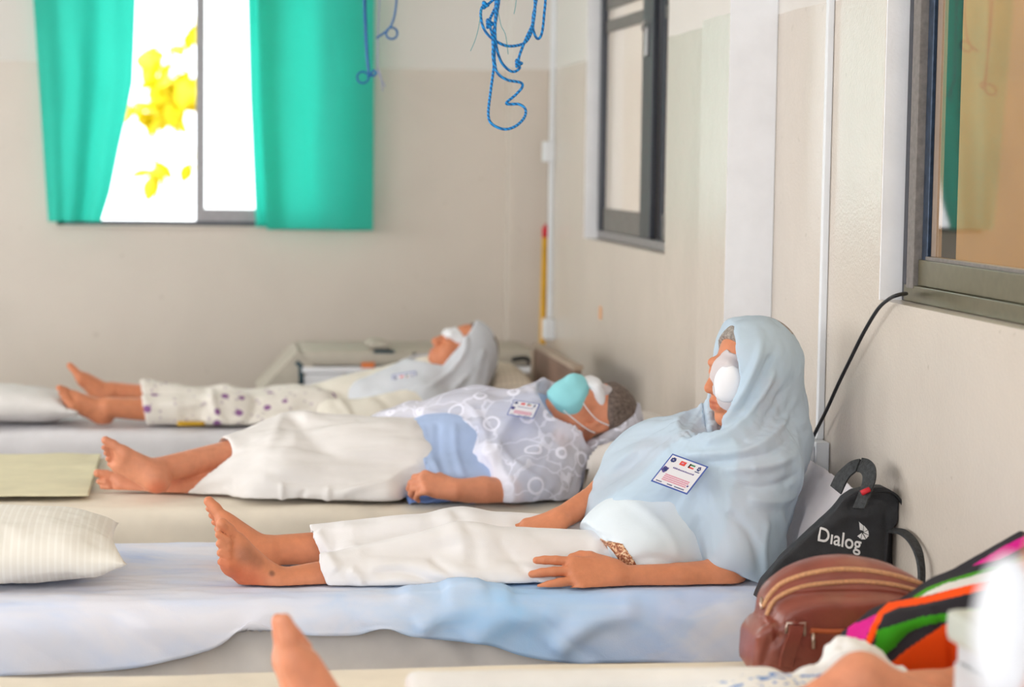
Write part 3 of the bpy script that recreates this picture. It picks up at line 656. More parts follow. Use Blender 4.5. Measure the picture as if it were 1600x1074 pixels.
def shell_part(bounds, h, build, infl, keep, name, mat, parent, smooth=1, label=None, cut=()):
    """a piece that hugs a surface (tape, mask, hair): the surface grown by infl, kept inside an ellipsoid"""
    v = Vol(bounds[0], bounds[1], h); build(v); v.d = v.d - infl; q = Vol(bounds[0], bounds[1], h)
    for kp in keep: q.ell(kp[0], kp[1], kp[2], kp[3] if len(kp) > 3 else .005)
    v.d = np.maximum(v.d, q.d)
    for p, n in cut: v.half(p, n)
    P_, F_ = v.surf(); return mesh(name, relax(P_, F_, smooth, .5), F_, mat, parent, label=label)
M_skin1 = skin_mat('warm brown skin', (216, 142, 104), .10)
M_skin2 = skin_mat('lined brown skin', (222, 150, 116), .10)
M_hairg = simple('grey brown hair', (120, 104, 96), .6, .4, var=.3, scale=120, bmp=.6, bscale=260)
M_hairw = simple('grey hair', (168, 158, 150), .6, .4, var=.3, scale=140, bmp=.6, bscale=260)
M_gauze = cloth('white gauze', (238, 238, 242), var=.02, weave=700, wb=.3, wrinkle=.2)
M_tape = cloth('thin white surgical tape', (232, 228, 232), var=.02, weave=900, wb=.2, sheer=.25, wrinkle=.4)
def badge(parent, c, xa, ya, w_, h_, name='name_badge', detail=True):
    """a printed card; xa along its top edge, ya up, both unit vectors"""
    xa = unit(xa); ya = unit(ya - xa*(ya@xa)); n = unit(np.cross(xa, ya)); c = np.asarray(c, float)
    o = None; b = MB(); cols = [(232, 232, 240), (70, 96, 176), (226, 70, 56), (46, 60, 120), (222, 142, 168), (60, 130, 90), (30, 30, 34), (96, 80, 150)]
    mats = [simple('badge print %d' % i, k, .25, .5, var=.01, coat=.3) for i, k in enumerate(cols)]
    def rect(u0, v0, u1, v1, mi, lift): b.prism([c + xa*u*w_ + ya*vv*h_ + n*lift for u, vv in ((u0, v0), (u1, v0), (u1, v1), (u0, v1))], n, .0004, mi)
    rect(-.5, -.5, .5, .5, 1, 0); rect(-.465, -.46, .465, .455, 0, .0006)
    if detail:
        for k in range(7): a = k*.9; rect(-.36 + .045*math.cos(a) - .022, .32 + .05*math.sin(a) - .03, -.36 + .045*math.cos(a) + .022, .32 + .05*math.sin(a) + .03, 3, .0010 + k*.00008)
        rect(-.17, .25, -.02, .38, 2, .0010); rect(-.13, .29, -.07, .34, 4, .0016)
        rect(.07, .335, .22, .38, 5, .0010); rect(.07, .25, .22, .292, 2, .0010); rect(.07, .25, .105, .38, 6, .0015)
        for k in range(5): a = k*1.26; rect(.345 + .03*math.cos(a) - .016, .32 + .05*math.sin(a) - .025, .345 + .03*math.cos(a) + .016, .32 + .05*math.sin(a) + .025, 3, .0010 + k*.00008)
        rect(.29, .20, .41, .225, 3, .0010)
        for k in range(9): a = k*.7; rr = .035 + .02*(k % 2); rect(-.39 + rr*math.cos(a) - .03, -.03 + rr*1.3*math.sin(a) - .035, -.39 + rr*math.cos(a) + .03, -.03 + rr*1.3*math.sin(a) + .035, 7 if k % 2 else 3, .0010 + k*.00008)
        r_ = random.Random(5); x = -.24
        while x < .30:
            q = .016 + .02*r_.random(); rect(x, .085, x + q, .085 + .028 + .015*r_.random(), 7, .0010); x += q + .009
        for row in range(4):
            x = -.30
            while x < .33: q = .014 + .02*r_.random(); rect(x, -.17 - row*.058, x + q, -.135 - row*.058, 4, .0010); x += q + .008
        for x0, x1 in ((-.40, -.25), (-.10, .02), (.10, .36)):
            x = x0
            while x < x1: q = .012 + .014*r_.random(); rect(x, -.43, x + q, -.40, 3, .0010); x += q + .007
        rect(.36, -.30, .40, -.25, 7, .0010)
    return b.build(name, None, parent, mats=mats, label='printed name badge with blue border')

# ------------------------------------------------------------------ the woman sitting upright against her pillow
def upright_woman():
    Hf = Fr(at(1173, 584, Y=4.72), (-.94, -.34, -.04), (.04, .0, 1))
    neck = at(1180, 690, Y=4.77); chest = at(1110, 765, Y=4.74); belly = at(1030, 850, Y=4.74); pelvis = at(1070, 885, Y=4.76)
    Sn, Sf = at(1185, 735, Y=4.64), at(1020, 715, Y=4.88)
    El, Wr = at(1130, 902, Y=4.545), at(966, 903, Y=4.525); Ef, Wf = at(945, 770, Y=4.90), at(875, 811, Y=4.80)
    tN, nN = V(-.50, -.48, .69), V(.66, -.55, .09); tF, nF = V(-.56, .40, .70), V(.80, .35, .40)
    FN = Fr(at(412, 934, Y=4.66), tN, nN); FF = Fr(at(402, 912, Y=4.76), tF, nF)
    v = Vol((-.02, 4.40, .495), (1.42, 5.02, 1.09), .0034)
    head(v, Hf, neck, 1.0)
    tors = [neck + V(.0, 0, -.04), chest, belly, pelvis]
    for i, (r0, r1) in enumerate(((.085, .115), (.115, .115), (.115, .105))): v.cap(tors[i], tors[i + 1], r0, r1, .04)
    v.cap(neck, Sn, .05, .045, .04); v.cap(neck, Sf, .05, .045, .04)
    limb(v, [Sn, at(1165, 840, Y=4.57), El], [.048, .045, .042]); limb(v, [El, at(1060, 905, Y=4.53), Wr], [.040, .034, .026])
    limb(v, [Sf, at(965, 765, Y=4.96), Ef], [.042, .036, .034]); limb(v, [Ef, Wf], [.034, .025])
    tips = hand(v, Fr(Wr + V(0, 0, .008), (-1, -.10, -.02), (-.05, -.78, .62)), 1.12, 1 if np.cross(V(-.08, -.8, .6), V(-1, 0, 0))[2] < 0 else -1, curl=(3, 8, 8), spread=8, thumb=(.062, -.050, -.014))
    tips += hand(v, Fr(Wf, (-.95, -.10, -.30), (-.25, -.30, .92)), .95, -1, curl=(4, 12, 12), spread=3)
    kn, kf = at(725, 872, Y=4.66), at(715, 848, Y=4.86)
    an = foot(v, FN, 1.06, 1 if (np.cross(unit(nN), unit(tN)))[2] < 0 else -1); af = foot(v, FF, 1.0, -1 if (np.cross(unit(nF), unit(tF)))[1] < 0 else 1)
    limb(v, [at(1010, 888, Y=4.68), kn, an], [.062, .048, .034]); limb(v, [at(1015, 880, Y=4.86), kf, af], [.060, .048, .034])
    v.half((0, 0, .518), (0, 0, -1))
    spots = [(Hf.p(.098, 0, -.057), (Hf.R, (.016, .026, .007)), (.72, .50, .55)), (Hf.p(.096, 0, -.068), (Hf.R, (.016, .024, .008)), (.74, .52, .56))]
    spots += [(p, r*1.05, (1.08, 1.0, .98)) for p, r in tips]
    spots += [((388, 866), .030, (.66, .68, .74)), ((404, 874), .022, (.72, .72, .76)), ((427, 894), .0090, (.42, .44, .50)), ((352, 896), .045, (1.0, .82, .76)), ((382, 914), .055, (1.0, .78, .72))]
    body = body_mesh(v, 'person', M_skin1, 'woman sitting upright in pale blue shawl and white trousers with white eye pad', 'person', spots)
    hd = lambda q: head(q, Hf, None, 1.0)
    bb = (Hf.p(0) - .16, Hf.p(0) + .16)
    shell_part(bb, .003, hd, .009, [(Hf.p(-.030, 0, .05), (.105, .095, .10), Hf.R)], 'hair', M_hairw, body, 2, cut=[(Hf.p(.062, 0, .085), unit(Hf.f*.9 - Hf.u*.55))])
    # eye pad and tape
    en = unit(Hf.f*.80 + Hf.l*.60); er = Fr(Hf.p(.083, .036, -.012), en, Hf.u)
    q = Vol(er.o - .08, er.o + .08, .0022); q.ell(er.p(.004, 0, 0), (.013, .033, .041), er.R, 0); q.cap(er.p(.006, -.012, -.02), er.p(.006, .010, .02), .016, .018, .012, flat=(er.f, .7))
    P_, F_ = q.surf(); mesh('eye_pad', relax(P_, F_, 2), F_, M_gauze, body, label='white gauze eye pad')
    shell_part(bb, .0026, hd, .005, [(Hf.p(.085, .030, .018), (.05, .038, .038), Hf.R), (Hf.p(.08, .040, -.020), (.05, .032, .056), Hf.R), (Hf.p(.092, .016, .038), (.03, .016, .030), Hf.R)], 'surgical_tape', M_tape, body, 2)
    # trousers
    M_tr = cloth('white cotton trousers', (240, 238, 240), wrinkle=.5, wb=.2, var=.03)
    g = Vol((.20, 4.44, .49), (1.30, 5.03, .80), .0048)
    kc, fc = an + (kn - an)*.20, af + (kf - af)*.16
    g.cap(at(1020, 890, Y=4.69), kn, .078, .072, .05); g.cap(kn, kc, .072, .056, .04); g.cap(at(1020, 872, Y=4.86), kf, .085, .074, .05); g.cap(kf, fc, .074, .055, .04)
    g.cap(at(760, 872, Y=4.75), at(560, 882, Y=4.73), .050, .046, .05); g.cap(at(540, 908, Y=4.58), at(860, 908, Y=4.56), .026, .036, .05)
    g.half(at(506, 893, Y=4.65), V(-.90, 0, -.32)); g.half((0, 0, .519), (0, 0, -1))
    for q0, q1 in ((an, kn), (af, kf)):
        d_ = unit(q1 - q0); m_ = q0 + d_*(.506 - .0)*0; g.cap(q0 - d_*.05, q0 + (q1 - q0)*.26, .043, .043, .003, 's')
    fl = [([(500, 850), (512, 868), (524, 885)], .010, .008), ([(579, 887), (624, 884), (666, 897), (723, 906)], .007, -.008), ([(570, 878), (640, 874), (700, 888), (745, 904)], .012, .007),
          ([(666, 866), (702, 890), (742, 908)], .008, -.007), ([(776, 843), (800, 870), (834, 908)], .008, -.003), ([(566, 917), (624, 911), (702, 926)], .007, -.007),
          ([(560, 905), (640, 899), (720, 915), (800, 925)], .010, .006), ([(720, 812), (740, 840), (735, 880)], .016, -.006), ([(600, 832), (680, 836), (730, 826)], .010, .006), ([(560, 850), (640, 858), (720, 850)], .014, -.005), ([(750, 900), (800, 918), (860, 925)], .008, .007), ([(540, 880), (560, 900), (545, 922)], .008, .007), ([(530, 838), (600, 845), (690, 842)], .012, .006), ([(820, 830), (880, 850), (930, 852)], .012, -.004)]
    garment(g, 'trousers', M_tr, body, [(a, b_*1.25, c*1.1) for a, b_, c in fl], 4.62, .005, 11, 61, (.35, 1.2, 1.7), 2, .519)
    # tunic with a gold hem band
    M_tu = cloth('pale blue tunic cotton', (226, 236, 244), wrinkle=.35, wb=.18, var=.02)
    def tun(g, e=0.0):
        g.cap(chest, belly, .135 + e, .140 + e, .06); g.ell(at(1000, 850, Y=4.70), (.115 + e, .15 + e, .10 + e), None, .06)
        g.cap(at(1060, 885, Y=4.72), at(960, 880, Y=4.70), .108 + e, .110 + e, .05); g.cap(at(1060, 868, Y=4.86), at(950, 850, Y=4.86), .10 + e, .09 + e, .05); g.cap(at(1120, 890, Y=4.70), at(1150, 880, Y=4.76), .11 + e, .10 + e, .05)
    hp, hn = at(958, 868, Y=4.60), V(-.86, -.12, -.50)
    g = Vol((.72, 4.44, .49), (1.32, 5.05, .93), .0048); tun(g); g.half(hp, hn); g.half((0, 0, .519), (0, 0, -1))
    garment(g, 'tunic', M_tu, body, [([(930, 812), (990, 792), (1040, 830), (1058, 880)], .012, .004), ([(975, 880), (1020, 868), (1060, 885)], .010, -.004), ([(900, 835), (935, 842), (960, 846)], .008, -.006)], 4.58, .004, 9, 63, smooth=3, bed=.519)
    def goldm():
        m, t, b, o = nt('gold embroidery'); c = nz(t, 170, 2); t.links.new(ramp(t, c, [(.42, lin(150, 88, 62)), (.52, lin(206, 148, 110)), (.62, lin(238, 206, 172))]), b.inputs['Base Color']); b.inputs['Roughness'].default_value = .45; b.inputs['Metallic'].default_value = .25; bump(t, b, c, .7, .006); return m
    g = Vol((.72, 4.44, .49), (1.32, 5.05, .93), .0042); tun(g, .0035); g.half(hp - unit(hn)*.0, hn); g.half(hp - unit(hn)*.026, -hn); g.half(at(940, 846, Y=4.6), (0, 0, 1)); g.half((0, 4.72, 0), (0, 1, 0)); g.half((0, 0, .519), (0, 0, -1))
    garment(g, 'hem_band', goldm(), body, wr=.001, smooth=1, bed=.519, label='gold embroidered hem band')
    # shawl: over the head, both shoulders and arms
    M_sh = cloth('sheer pale blue shawl', (212, 232, 249), wrinkle=.3, wb=.14, var=.02, weave=600, sheer=.24, trans=.12)
    g = Vol((.82, 4.42, .49), (1.44, 5.12, 1.13), .0040)
    g.ell(Hf.p(-.004, 0, .016), (.104, .094, .104), Hf.R, 0); g.cap(Hf.p(.050, 0, .045), Hf.p(-.01, 0, .045), .062, .084, .03)
    g.cap(Hf.p(.045, .030, -.03), Hf.p(.02, .035, .05), .062, .064, .03); g.cap(Hf.p(.045, -.030, -.03), Hf.p(.02, -.035, .05), .062, .064, .03)
    g.cap(Hf.p(-.03, 0, .0), neck + V(.02, .02, -.01), .090, .115, .04); g.cap(Hf.p(.03, .03, -.06), at(1150, 695, Y=4.66), .062, .075, .05)
    g.cap(neck, Sn + V(.005, -.01, -.005), .09, .085, .07); g.cap(neck, Sf, .07, .070, .07); g.cap(at(1120, 690, Y=4.75), at(1040, 705, Y=4.83), .06, .062, .06)
    g.cap(chest, at(1080, 815, Y=4.74), .145, .135, .07); g.cap(chest, belly + V(.02, 0, .02), .14, .13, .07)
    g.cap(Sn + V(-.01, 0, 0), at(1155, 865, Y=4.56), .088, .074, .05); g.cap(at(1185, 745, Y=4.70), at(1165, 860, Y=4.64), .080, .080, .05); g.cap(at(1160, 800, Y=4.60), at(1185, 900, Y=4.56), .065, .050, .05)
    g.cap(Sf, at(968, 775, Y=4.93), .070, .062, .05); g.cap(at(985, 730, Y=4.88), at(955, 800, Y=4.86), .06, .055, .06); g.cap(at(945, 812, Y=4.84), at(1000, 800, Y=4.72), .05, .07, .06)
    # hem: open below, cut in a slant, hollow around the arm
    g.half(at(1110, 886, Y=4.56), V(-.42, -.25, -.80)); g.half(at(1200, 936, Y=4.56), V(.05, 0, -1)); g.half(at(1222, 900, Y=4.6), V(1, .1, .02)*1.0) if False else None
    g.cap(at(1250, 950, Y=4.55), at(1040, 935, Y=4.51), .062, .050, .01, 's'); g.ell(at(985, 880, Y=4.66), (.135, .22, .088), None, .012, 's')
    g.cap(at(905, 840, Y=4.86), at(935, 792, Y=4.93), .045, .036, .008, 's')
    # face opening of the hood: its edge comes further forward on the near side
    for a in np.linspace(.035, .22, 12): g.ell(Hf.p(a, 0, -.012), (.03, .079, .121), Hf.R, 0, 's')
    cn = unit(Hf.f - .34*Hf.l + .22*Hf.u); c0 = Vol(g.lo, g.lo + g.h*(g.dim - 1), g.h); c0.d = c0.d[:g.d.shape[0], :g.d.shape[1], :g.d.shape[2]]; c0.dim = np.array(c0.d.shape)
    c0.ell(Hf.p(.10, 0, .03), (.15, .15, .165), Hf.R, 0); c0.half(Hf.p(.074, 0, 0), -cn)
    assert c0.d.shape == g.d.shape; g.d = np.maximum(g.d, -c0.d)
    fl = [([(1192, 530), (1172, 585), (1150, 630), (1118, 672), (1070, 690)], .010, .010), ([(1214, 578), (1180, 628), (1145, 668), (1090, 700)], .010, .009), ([(1205, 552), (1182, 600), (1158, 640)], .009, -.007), ([(1226, 610), (1190, 660), (1140, 690)], .010, -.006),
          ([(1240, 650), (1195, 680), (1140, 702), (1060, 715)], .010, .008), ([(1130, 505), (1133, 560), (1135, 610), (1122, 655), (1090, 680)], .006, .006), ([(1142, 505), (1145, 560), (1143, 620), (1128, 665)], .005, -.004),
          ([(1235, 680), (1190, 700), (1130, 715), (1060, 728)], .008, -.006), ([(1240, 705), (1190, 720), (1120, 730)], .011, .007), ([(1242, 735), (1190, 750), (1130, 752)], .010, -.005), ([(1240, 770), (1195, 775), (1150, 770)], .012, .005),
          ([(1085, 665), (1040, 680), (980, 700), (950, 730)], .010, .007), ([(1070, 690), (1020, 705), (975, 740), (945, 790)], .009, -.005), ([(1060, 705), (1010, 730), (960, 790)], .010, .005), ([(1050, 770), (990, 785), (940, 805)], .012, .004), ([(1120, 790), (1150, 820), (1165, 880)], .012, -.006), ([(1090, 860), (1120, 890), (1150, 915)], .009, .006), ([(1200, 790), (1215, 840), (1205, 900)], .012, .006), ([(1090, 800), (1080, 840), (1090, 880)], .014, -.005), ([(1180, 800), (1170, 850), (1180, 910)], .010, .005)]
    garment(g, 'shawl', M_sh, body, [(a, b_*.85, c*1.25) for a, b_, c in fl], 4.62, .0012, 12, 66, smooth=2, bed=.519, radial=[(at(1120, 680, Y=4.68), .0040, 5.5), (at(1120, 680, Y=4.68), .0010, 14)])
    # badge pinned on the chest, aligned to its four corners in the place
    bc = at(1062, 741, Y=4.56); xa = at(1109, 727, Y=4.52) - at(1057, 708, Y=4.57); ya = at(1057, 708, Y=4.59) - at(1016, 752, Y=4.54)
    badge(body, bc, xa, ya, .090, .094)
    return body
W_UP = upright_woman()

# ------------------------------------------------------------------ the masked woman lying on the second bed
def lace_mat():
    m, t, b, o = nt('white embroidered net'); p = pos(t); c = lin(238, 238, 252)
    vo = nd(t, 'ShaderNodeTexVoronoi'); vo.inputs['Scale'].default_value = 11.5; vo.inputs['Randomness'].default_value = .45; t.links.new(p, vo.inputs['Vector']); d = vo.outputs['Distance']
    ring = mth(t, 'MULTIPLY', mth(t, 'GREATER_THAN', d, .20), mth(t, 'LESS_THAN', d, .28))
    v2 = nd(t, 'ShaderNodeTexVoronoi'); v2.feature = 'DISTANCE_TO_EDGE'; v2.inputs['Scale'].default_value = 8.0; nn = nd(t, 'ShaderNodeTexNoise'); nn.inputs['Scale'].default_value = 14; t.links.new(p, nn.inputs['Vector']); ad = nd(t, 'ShaderNodeVectorMath', operation='MULTIPLY_ADD'); t.links.new(nn.outputs['Color'], ad.inputs[0]); ad.inputs[1].default_value = (.10, .10, .10); t.links.new(p, ad.inputs[2]); t.links.new(ad.outputs[0], v2.inputs['Vector']); vein = mth(t, 'LESS_THAN', v2.outputs['Distance'], .024)
    k = mth(t, 'MAXIMUM', ring, mth(t, 'MULTIPLY', vein, .55))
    b.inputs['Base Color'].default_value = c; b.inputs['Roughness'].default_value = .8; b.inputs['Specular IOR Level'].default_value = .2; bump(t, b, k, .3, .003)
    tp = nd(t, 'ShaderNodeBsdfTransparent'); mx = nd(t, 'ShaderNodeMixShader'); at2 = nd(t, 'ShaderNodeAttribute'); at2.attribute_name = 'border'; k = mth(t, 'MAXIMUM', k, mth(t, 'MULTIPLY', at2.outputs['Fac'], .85)); t.links.new(mth(t, 'MULTIPLY', mth(t, 'SUBTRACT', 1.0, k), .40), mx.inputs[0]); t.links.new(b.outputs[0], mx.inputs[1]); t.links.new(tp.outputs[0], mx.inputs[2]); t.links.new(mx.outputs[0], o.inputs[0]); return m
def masked_woman():
    D = 6.10
    H = Fr(at(925, 648, Y=5.93), (-.30, -.20, .93), (.95, .05, .31)); neck = at(868, 668, Y=5.98); chest = at(800, 705, Y=5.98); belly = at(715, 720, Y=5.98); pelvis = at(645, 735, Y=5.98)
    Sn, Sf = at(850, 725, Y=5.83), at(845, 670, Y=6.15); El, Wr = at(795, 772, Y=5.73), at(712, 766, Y=5.68)
    v = Vol((-.30, 5.48, .495), (1.38, 6.50, .93), .0042); head(v, H, neck, 1.0)
    for a, b_, r0, r1 in ((neck + V(-.04, 0, 0), chest, .08, .105), (chest, belly, .105, .105), (belly, pelvis, .105, .10)): v.cap(a, b_, r0, r1, .04)
    v.cap(neck, Sn, .05, .045, .04); v.cap(neck, Sf, .05, .045, .04); limb(v, [Sn, El], [.046, .042]); limb(v, [El, at(755, 768, Y=5.70), Wr], [.042, .040, .029])
    limb(v, [Sf, at(760, 690, Y=6.21), at(690, 685, Y=6.13)], [.044, .036, .028])
    tips = hand(v, Fr(Wr, (-.97, .05, .20), (-.10, -.62, .78)), 1.0, 1 if np.cross(V(-.1, -.62, .78), V(-.97, .05, .2))[1] < 0 else -1, curl=(38, 50, 40), spread=2, thumb=(.060, -.040, -.026))
    kt, kl = at(455, 692, Y=6.08), at(450, 752, Y=5.86)
    tu, nu = V(-.80, .04, .56), V(.32, .80, .40); tl, nl = V(-.93, -.12, .24), V(.18, -.86, .30)
    FU = Fr(at(256, 772, Y=5.81), tu, nu); FL = Fr(at(266, 782, Y=6.02), tl, nl)
    au = foot(v, FU, .98, 1 if np.cross(unit(nu), unit(tu))[2] < 0 else -1); al = foot(v, FL, 1.0, 1 if np.cross(unit(nl), unit(tl))[2] < 0 else -1)
    limb(v, [at(620, 715, Y=6.04), kt, au], [.070, .048, .034]); limb(v, [at(625, 748, Y=5.90), kl, al], [.070, .048, .034]); v.half((0, 0, .511), (0, 0, -1))
    spots = [(FU.p(.10, 0, -.005), .075, (1.12, 1.18, 1.22)), (FU.p(.02, 0, -.0), .035, (1.0, .78, .74))] + [(p, r*1.1, (1.05, .95, .95)) for p, r in tips]
    body = body_mesh(v, 'person', M_skin2, 'woman lying back in face mask with white embroidered shawl and white trousers', 'person', spots)
    hd = lambda q: head(q, H, None, 1.0); bb = (H.p(0) - .17, H.p(0) + .17)
    shell_part(bb, .0036, hd, .010, [(H.p(-.030, 0, .070), (.100, .10, .075), H.R), (H.p(-.065, .03, .02), (.045, .06, .06), H.R)], 'hair', M_hairg, body, 2)
    M_mask = cloth('pale turquoise mask', (150, 218, 226), var=.05, weave=300, wb=.2, wrinkle=.4)
    hm = lambda q: (hd(q), q.ell(H.p(.056, 0, -.048), (.054, .050, .054), H.R, .03))
    ml = shell_part(bb, .003, hm, .010, [(H.p(.080, 0, -.048), (.082, .068, .060), H.R, .0)], 'face_mask', M_mask, body, 14)
    b = MB()
    for s in (1,):
        b.tube(spline([H.p(.075, s*.056, -.030), H.p(.045, s*.070, -.022), H.p(.010, s*.080, -.005), H.p(-.015, s*.083, .022)], 6), .0018, 6).tube(spline([H.p(.060, s*.055, -.085), H.p(.030, s*.068, -.065), H.p(-.005, s*.080, -.040), H.p(-.022, s*.083, -.022)], 6), .0018, 6)
    b.build('ear_loop', M_gauze, ml, True)
    shell_part(bb, .003, lambda q: (hd(q), q.ell(H.p(.074, 0, .014), (.020, .046, .028), H.R, .02)), .006, [(H.p(.050, -.004, .024), (.090, .064, .027), H.R)], 'eye_pad', M_gauze, body, 2, label='white gauze pads over the eyes')
    shell_part(bb, .003, hd, .007, [(H.p(.078, .03, .040), (.045, .016, .030), H.R)], 'surgical_tape', M_tape, body, 2)
    # trousers
    M_tr = cloth('white loose trousers', (240, 236, 234), wrinkle=.5, wb=.2, var=.03); g = Vol((-.02, 5.48, .49), (.90, 6.50, .83), .0052)
    cu, cl = au + (kt - au)*.54, al + (kl - al)*.26
    g.cap(at(640, 722, Y=6.00), kt + V(.06, 0, .004), .125, .082, .07); g.cap(kt, cu, .080, .058, .05); g.cap(at(640, 745, Y=5.90), kl, .115, .085, .06); g.cap(kl, cl, .085, .060, .05)
    g.cap(at(440, 725, Y=5.96), at(600, 725, Y=5.93), .085, .10, .07); g.cap(at(400, 780, Y=5.78), at(600, 775, Y=5.76), .035, .045, .07)
    g.half(at(359, 712, Y=6.03), V(-.94, 0, -.33)) if False else None
    q = Vol(g.lo, g.lo + g.h*(g.dim - 1), g.h); q.d = q.d*0 + .5
    for a_, c_, k_ in ((au, cu, kt), (al, cl, kl)):
        d_ = unit(k_ - a_); g.cap(a_ - d_*.10, c_ + d_*.02, .047, .047, .003, 's')
    g.half(cl + V(-.005, 0, 0), V(-1, .0, -.35)) if False else None
    x_ = lambda px: at(px, 735, Y=5.93)[0]
    e = np.maximum(0, 0)
    # cuffs: each leg is cut across its own axis
    for a_, c_, k_, w_ in ((au, cu, kt, .075), (al, cl, kl, .085)):
        d_ = unit(k_ - a_); g.cap(c_ - d_*.17, c_ - d_*.075, w_, w_, 0, 's')
    g.half((0, 0, .512), (0, 0, -1))
    fl = [([(450, 656), (430, 690), (400, 715), (350, 730)], .012, .010), ([(455, 660), (490, 690), (540, 712), (640, 716)], .014, -.010), ([(470, 660), (540, 680), (640, 690)], .013, .008), ([(370, 715), (430, 705), (470, 690)], .010, .007), ([(300, 765), (360, 745), (430, 742)], .010, .007), ([(430, 745), (500, 748), (560, 745), (650, 725)], .009, -.009), ([(520, 765), (600, 740), (655, 720)], .010, .009), ([(440, 745), (438, 770), (442, 795)], .007, .007), ([(475, 755), (465, 775), (455, 795)], .007, -.006), ([(510, 750), (508, 775), (512, 795)], .008, .007), ([(530, 770), (580, 780), (640, 778)], .008, -.006), ([(350, 760), (380, 785), (400, 800)], .008, .007), ([(560, 665), (600, 672), (650, 668)], .010, -.005)]
    garment(g, 'trousers', M_tr, body, [(a, b_*1.2, c*.85) for a, b_, c in fl], 5.83, .007, 10, 71, (.4, 1.2, 1.6), 2, .511)
    # pale blue tunic
    M_tu = cloth('light blue tunic', (176, 196, 232), wrinkle=.4, wb=.2, var=.06); g = Vol((.55, 5.48, .49), (1.15, 6.45, .92), .0055)
    g.cap(neck + V(-.06, 0, -.01), chest, .11, .135, .06); g.cap(chest, belly, .135, .135, .06); g.cap(belly, pelvis + V(.02, 0, .01), .132, .132, .06); g.cap(Sn, El + V(.05, .03, .01), .065, .060, .05); g.cap(at(660, 755, Y=5.81), at(760, 760, Y=5.81), .07, .08, .06)
    g.half(at(652, 700, Y=5.85), V(-.96, -.05, -.24)); g.half((0, 0, .512), (0, 0, -1))
    garment(g, 'tunic', M_tu, body, [([(690, 665), (685, 700), (690, 750)], .010, -.006), ([(715, 665), (712, 710), (720, 745)], .010, .006), ([(665, 670), (672, 710), (685, 740)], .008, .005)], 5.83, .004, 9, 72, bed=.511)
    b = np.array([[(x, y, .507 + .010*abs(math.sin(j*.55 + .09*i)) + .003*math.sin(i*.7 + j)) for j, y in enumerate(np.linspace(5.70, 5.79, 12))] for i, x in enumerate(np.linspace(at(640, 782, Y=5.68)[0], at(745, 782, Y=5.68)[0], 24))])
    grid('tunic_flap', b, cloth('mid blue tunic lining', (120, 150, 214), wrinkle=.4), body, .003, label='mid blue tunic lining lying on the bed')
    # embroidered net shawl
    M_l = lace_mat(); g = Vol((.36, 5.46, .49), (1.42, 6.50, .95), .0052)
    g.ell(H.p(-.018, 0, .024), (.098, .092, .112), H.R, 0); g.cap(H.p(-.03, 0, -.03), neck, .10, .115, .05); g.cap(H.p(-.075, .03, .05), at(985, 672, Y=5.93), .05, .03, .04)
    g.cap(neck + V(-.02, 0, 0), chest, .125, .155, .06); g.cap(chest, at(730, 700, Y=6.02), .155, .140, .06); g.cap(at(740, 668, Y=6.03), at(600, 668, Y=6.13), .105, .035, .08); g.cap(at(640, 660, Y=6.16), at(575, 668, Y=6.18), .06, .02, .06)
    g.cap(neck, Sf, .10, .09, .06); g.cap(Sn, El + V(.02, .01, .01), .085, .072, .05); g.cap(at(850, 770, Y=5.74), at(770, 735, Y=5.81), .05, .07, .06); g.cap(at(890, 690, Y=5.88), at(870, 760, Y=5.80), .07, .06, .05)
    # open front: tunic stays bare from the waist down, the wrist and hand come out
    q = Vol(g.lo, g.lo + g.h*(g.dim - 1), g.h); q.d = q.d[:g.d.shape[0], :g.d.shape[1], :g.d.shape[2]]
    q.cap(at(640, 722, Y=5.82), at(712, 732, Y=5.74), .125, .10, .02); q.cap(at(690, 768, Y=5.68), at(752, 772, Y=5.68), .08, .06, .02)
    g.d = np.maximum(g.d, -q.d + 0.0)
    cn = unit(H.f - .10*H.l - .25*H.u); c0 = Vol(g.lo, g.lo + g.h*(g.dim - 1), g.h); c0.d = c0.d[:g.d.shape[0], :g.d.shape[1], :g.d.shape[2]]; c0.dim = np.array(c0.d.shape)
    c0.ell(H.p(.085, 0, .03), (.155, .15, .165), H.R, 0); c0.cap(H.p(.02, .03, -.07), H.p(-.03, .09, -.01), .05, .06, .02); c0.half(H.p(-.047, 0, 0), -cn); g.d = np.maximum(g.d, -c0.d)
    g.half((0, 0, .512), (0, 0, -1))
    fl = [([(850, 630), (800, 660), (770, 700), (745, 750), (760, 785)], .016, .012), ([(740, 640), (760, 680), (745, 740), (760, 775), (800, 790)], .012, .010), ([(770, 690), (800, 720), (840, 745)], .010, .008), ([(600, 668), (660, 655), (720, 662), (760, 670)], .012, .008), ([(620, 650), (700, 632), (780, 628)], .012, .006), ([(870, 640), (900, 665), (925, 672)], .008, .007), ([(900, 690), (880, 740), (850, 780)], .012, .006), ([(930, 668), (965, 650), (978, 625)], .007, .006)]
    garment(g, 'shawl', M_l, body, fl, 5.83, .0035, 12, 73, smooth=2, bed=.511, radial=[(at(880, 660, Y=5.88), .005, 6)], near=(q, .030))
    xa = at(838, 632, Y=5.81) - at(800, 626, Y=5.84); ya = at(803, 627, Y=5.88) - at(797, 652, Y=5.83); badge(body, at(818, 640, Y=5.81), xa, ya, .075, .062)
    return body
W_MASK = masked_woman()

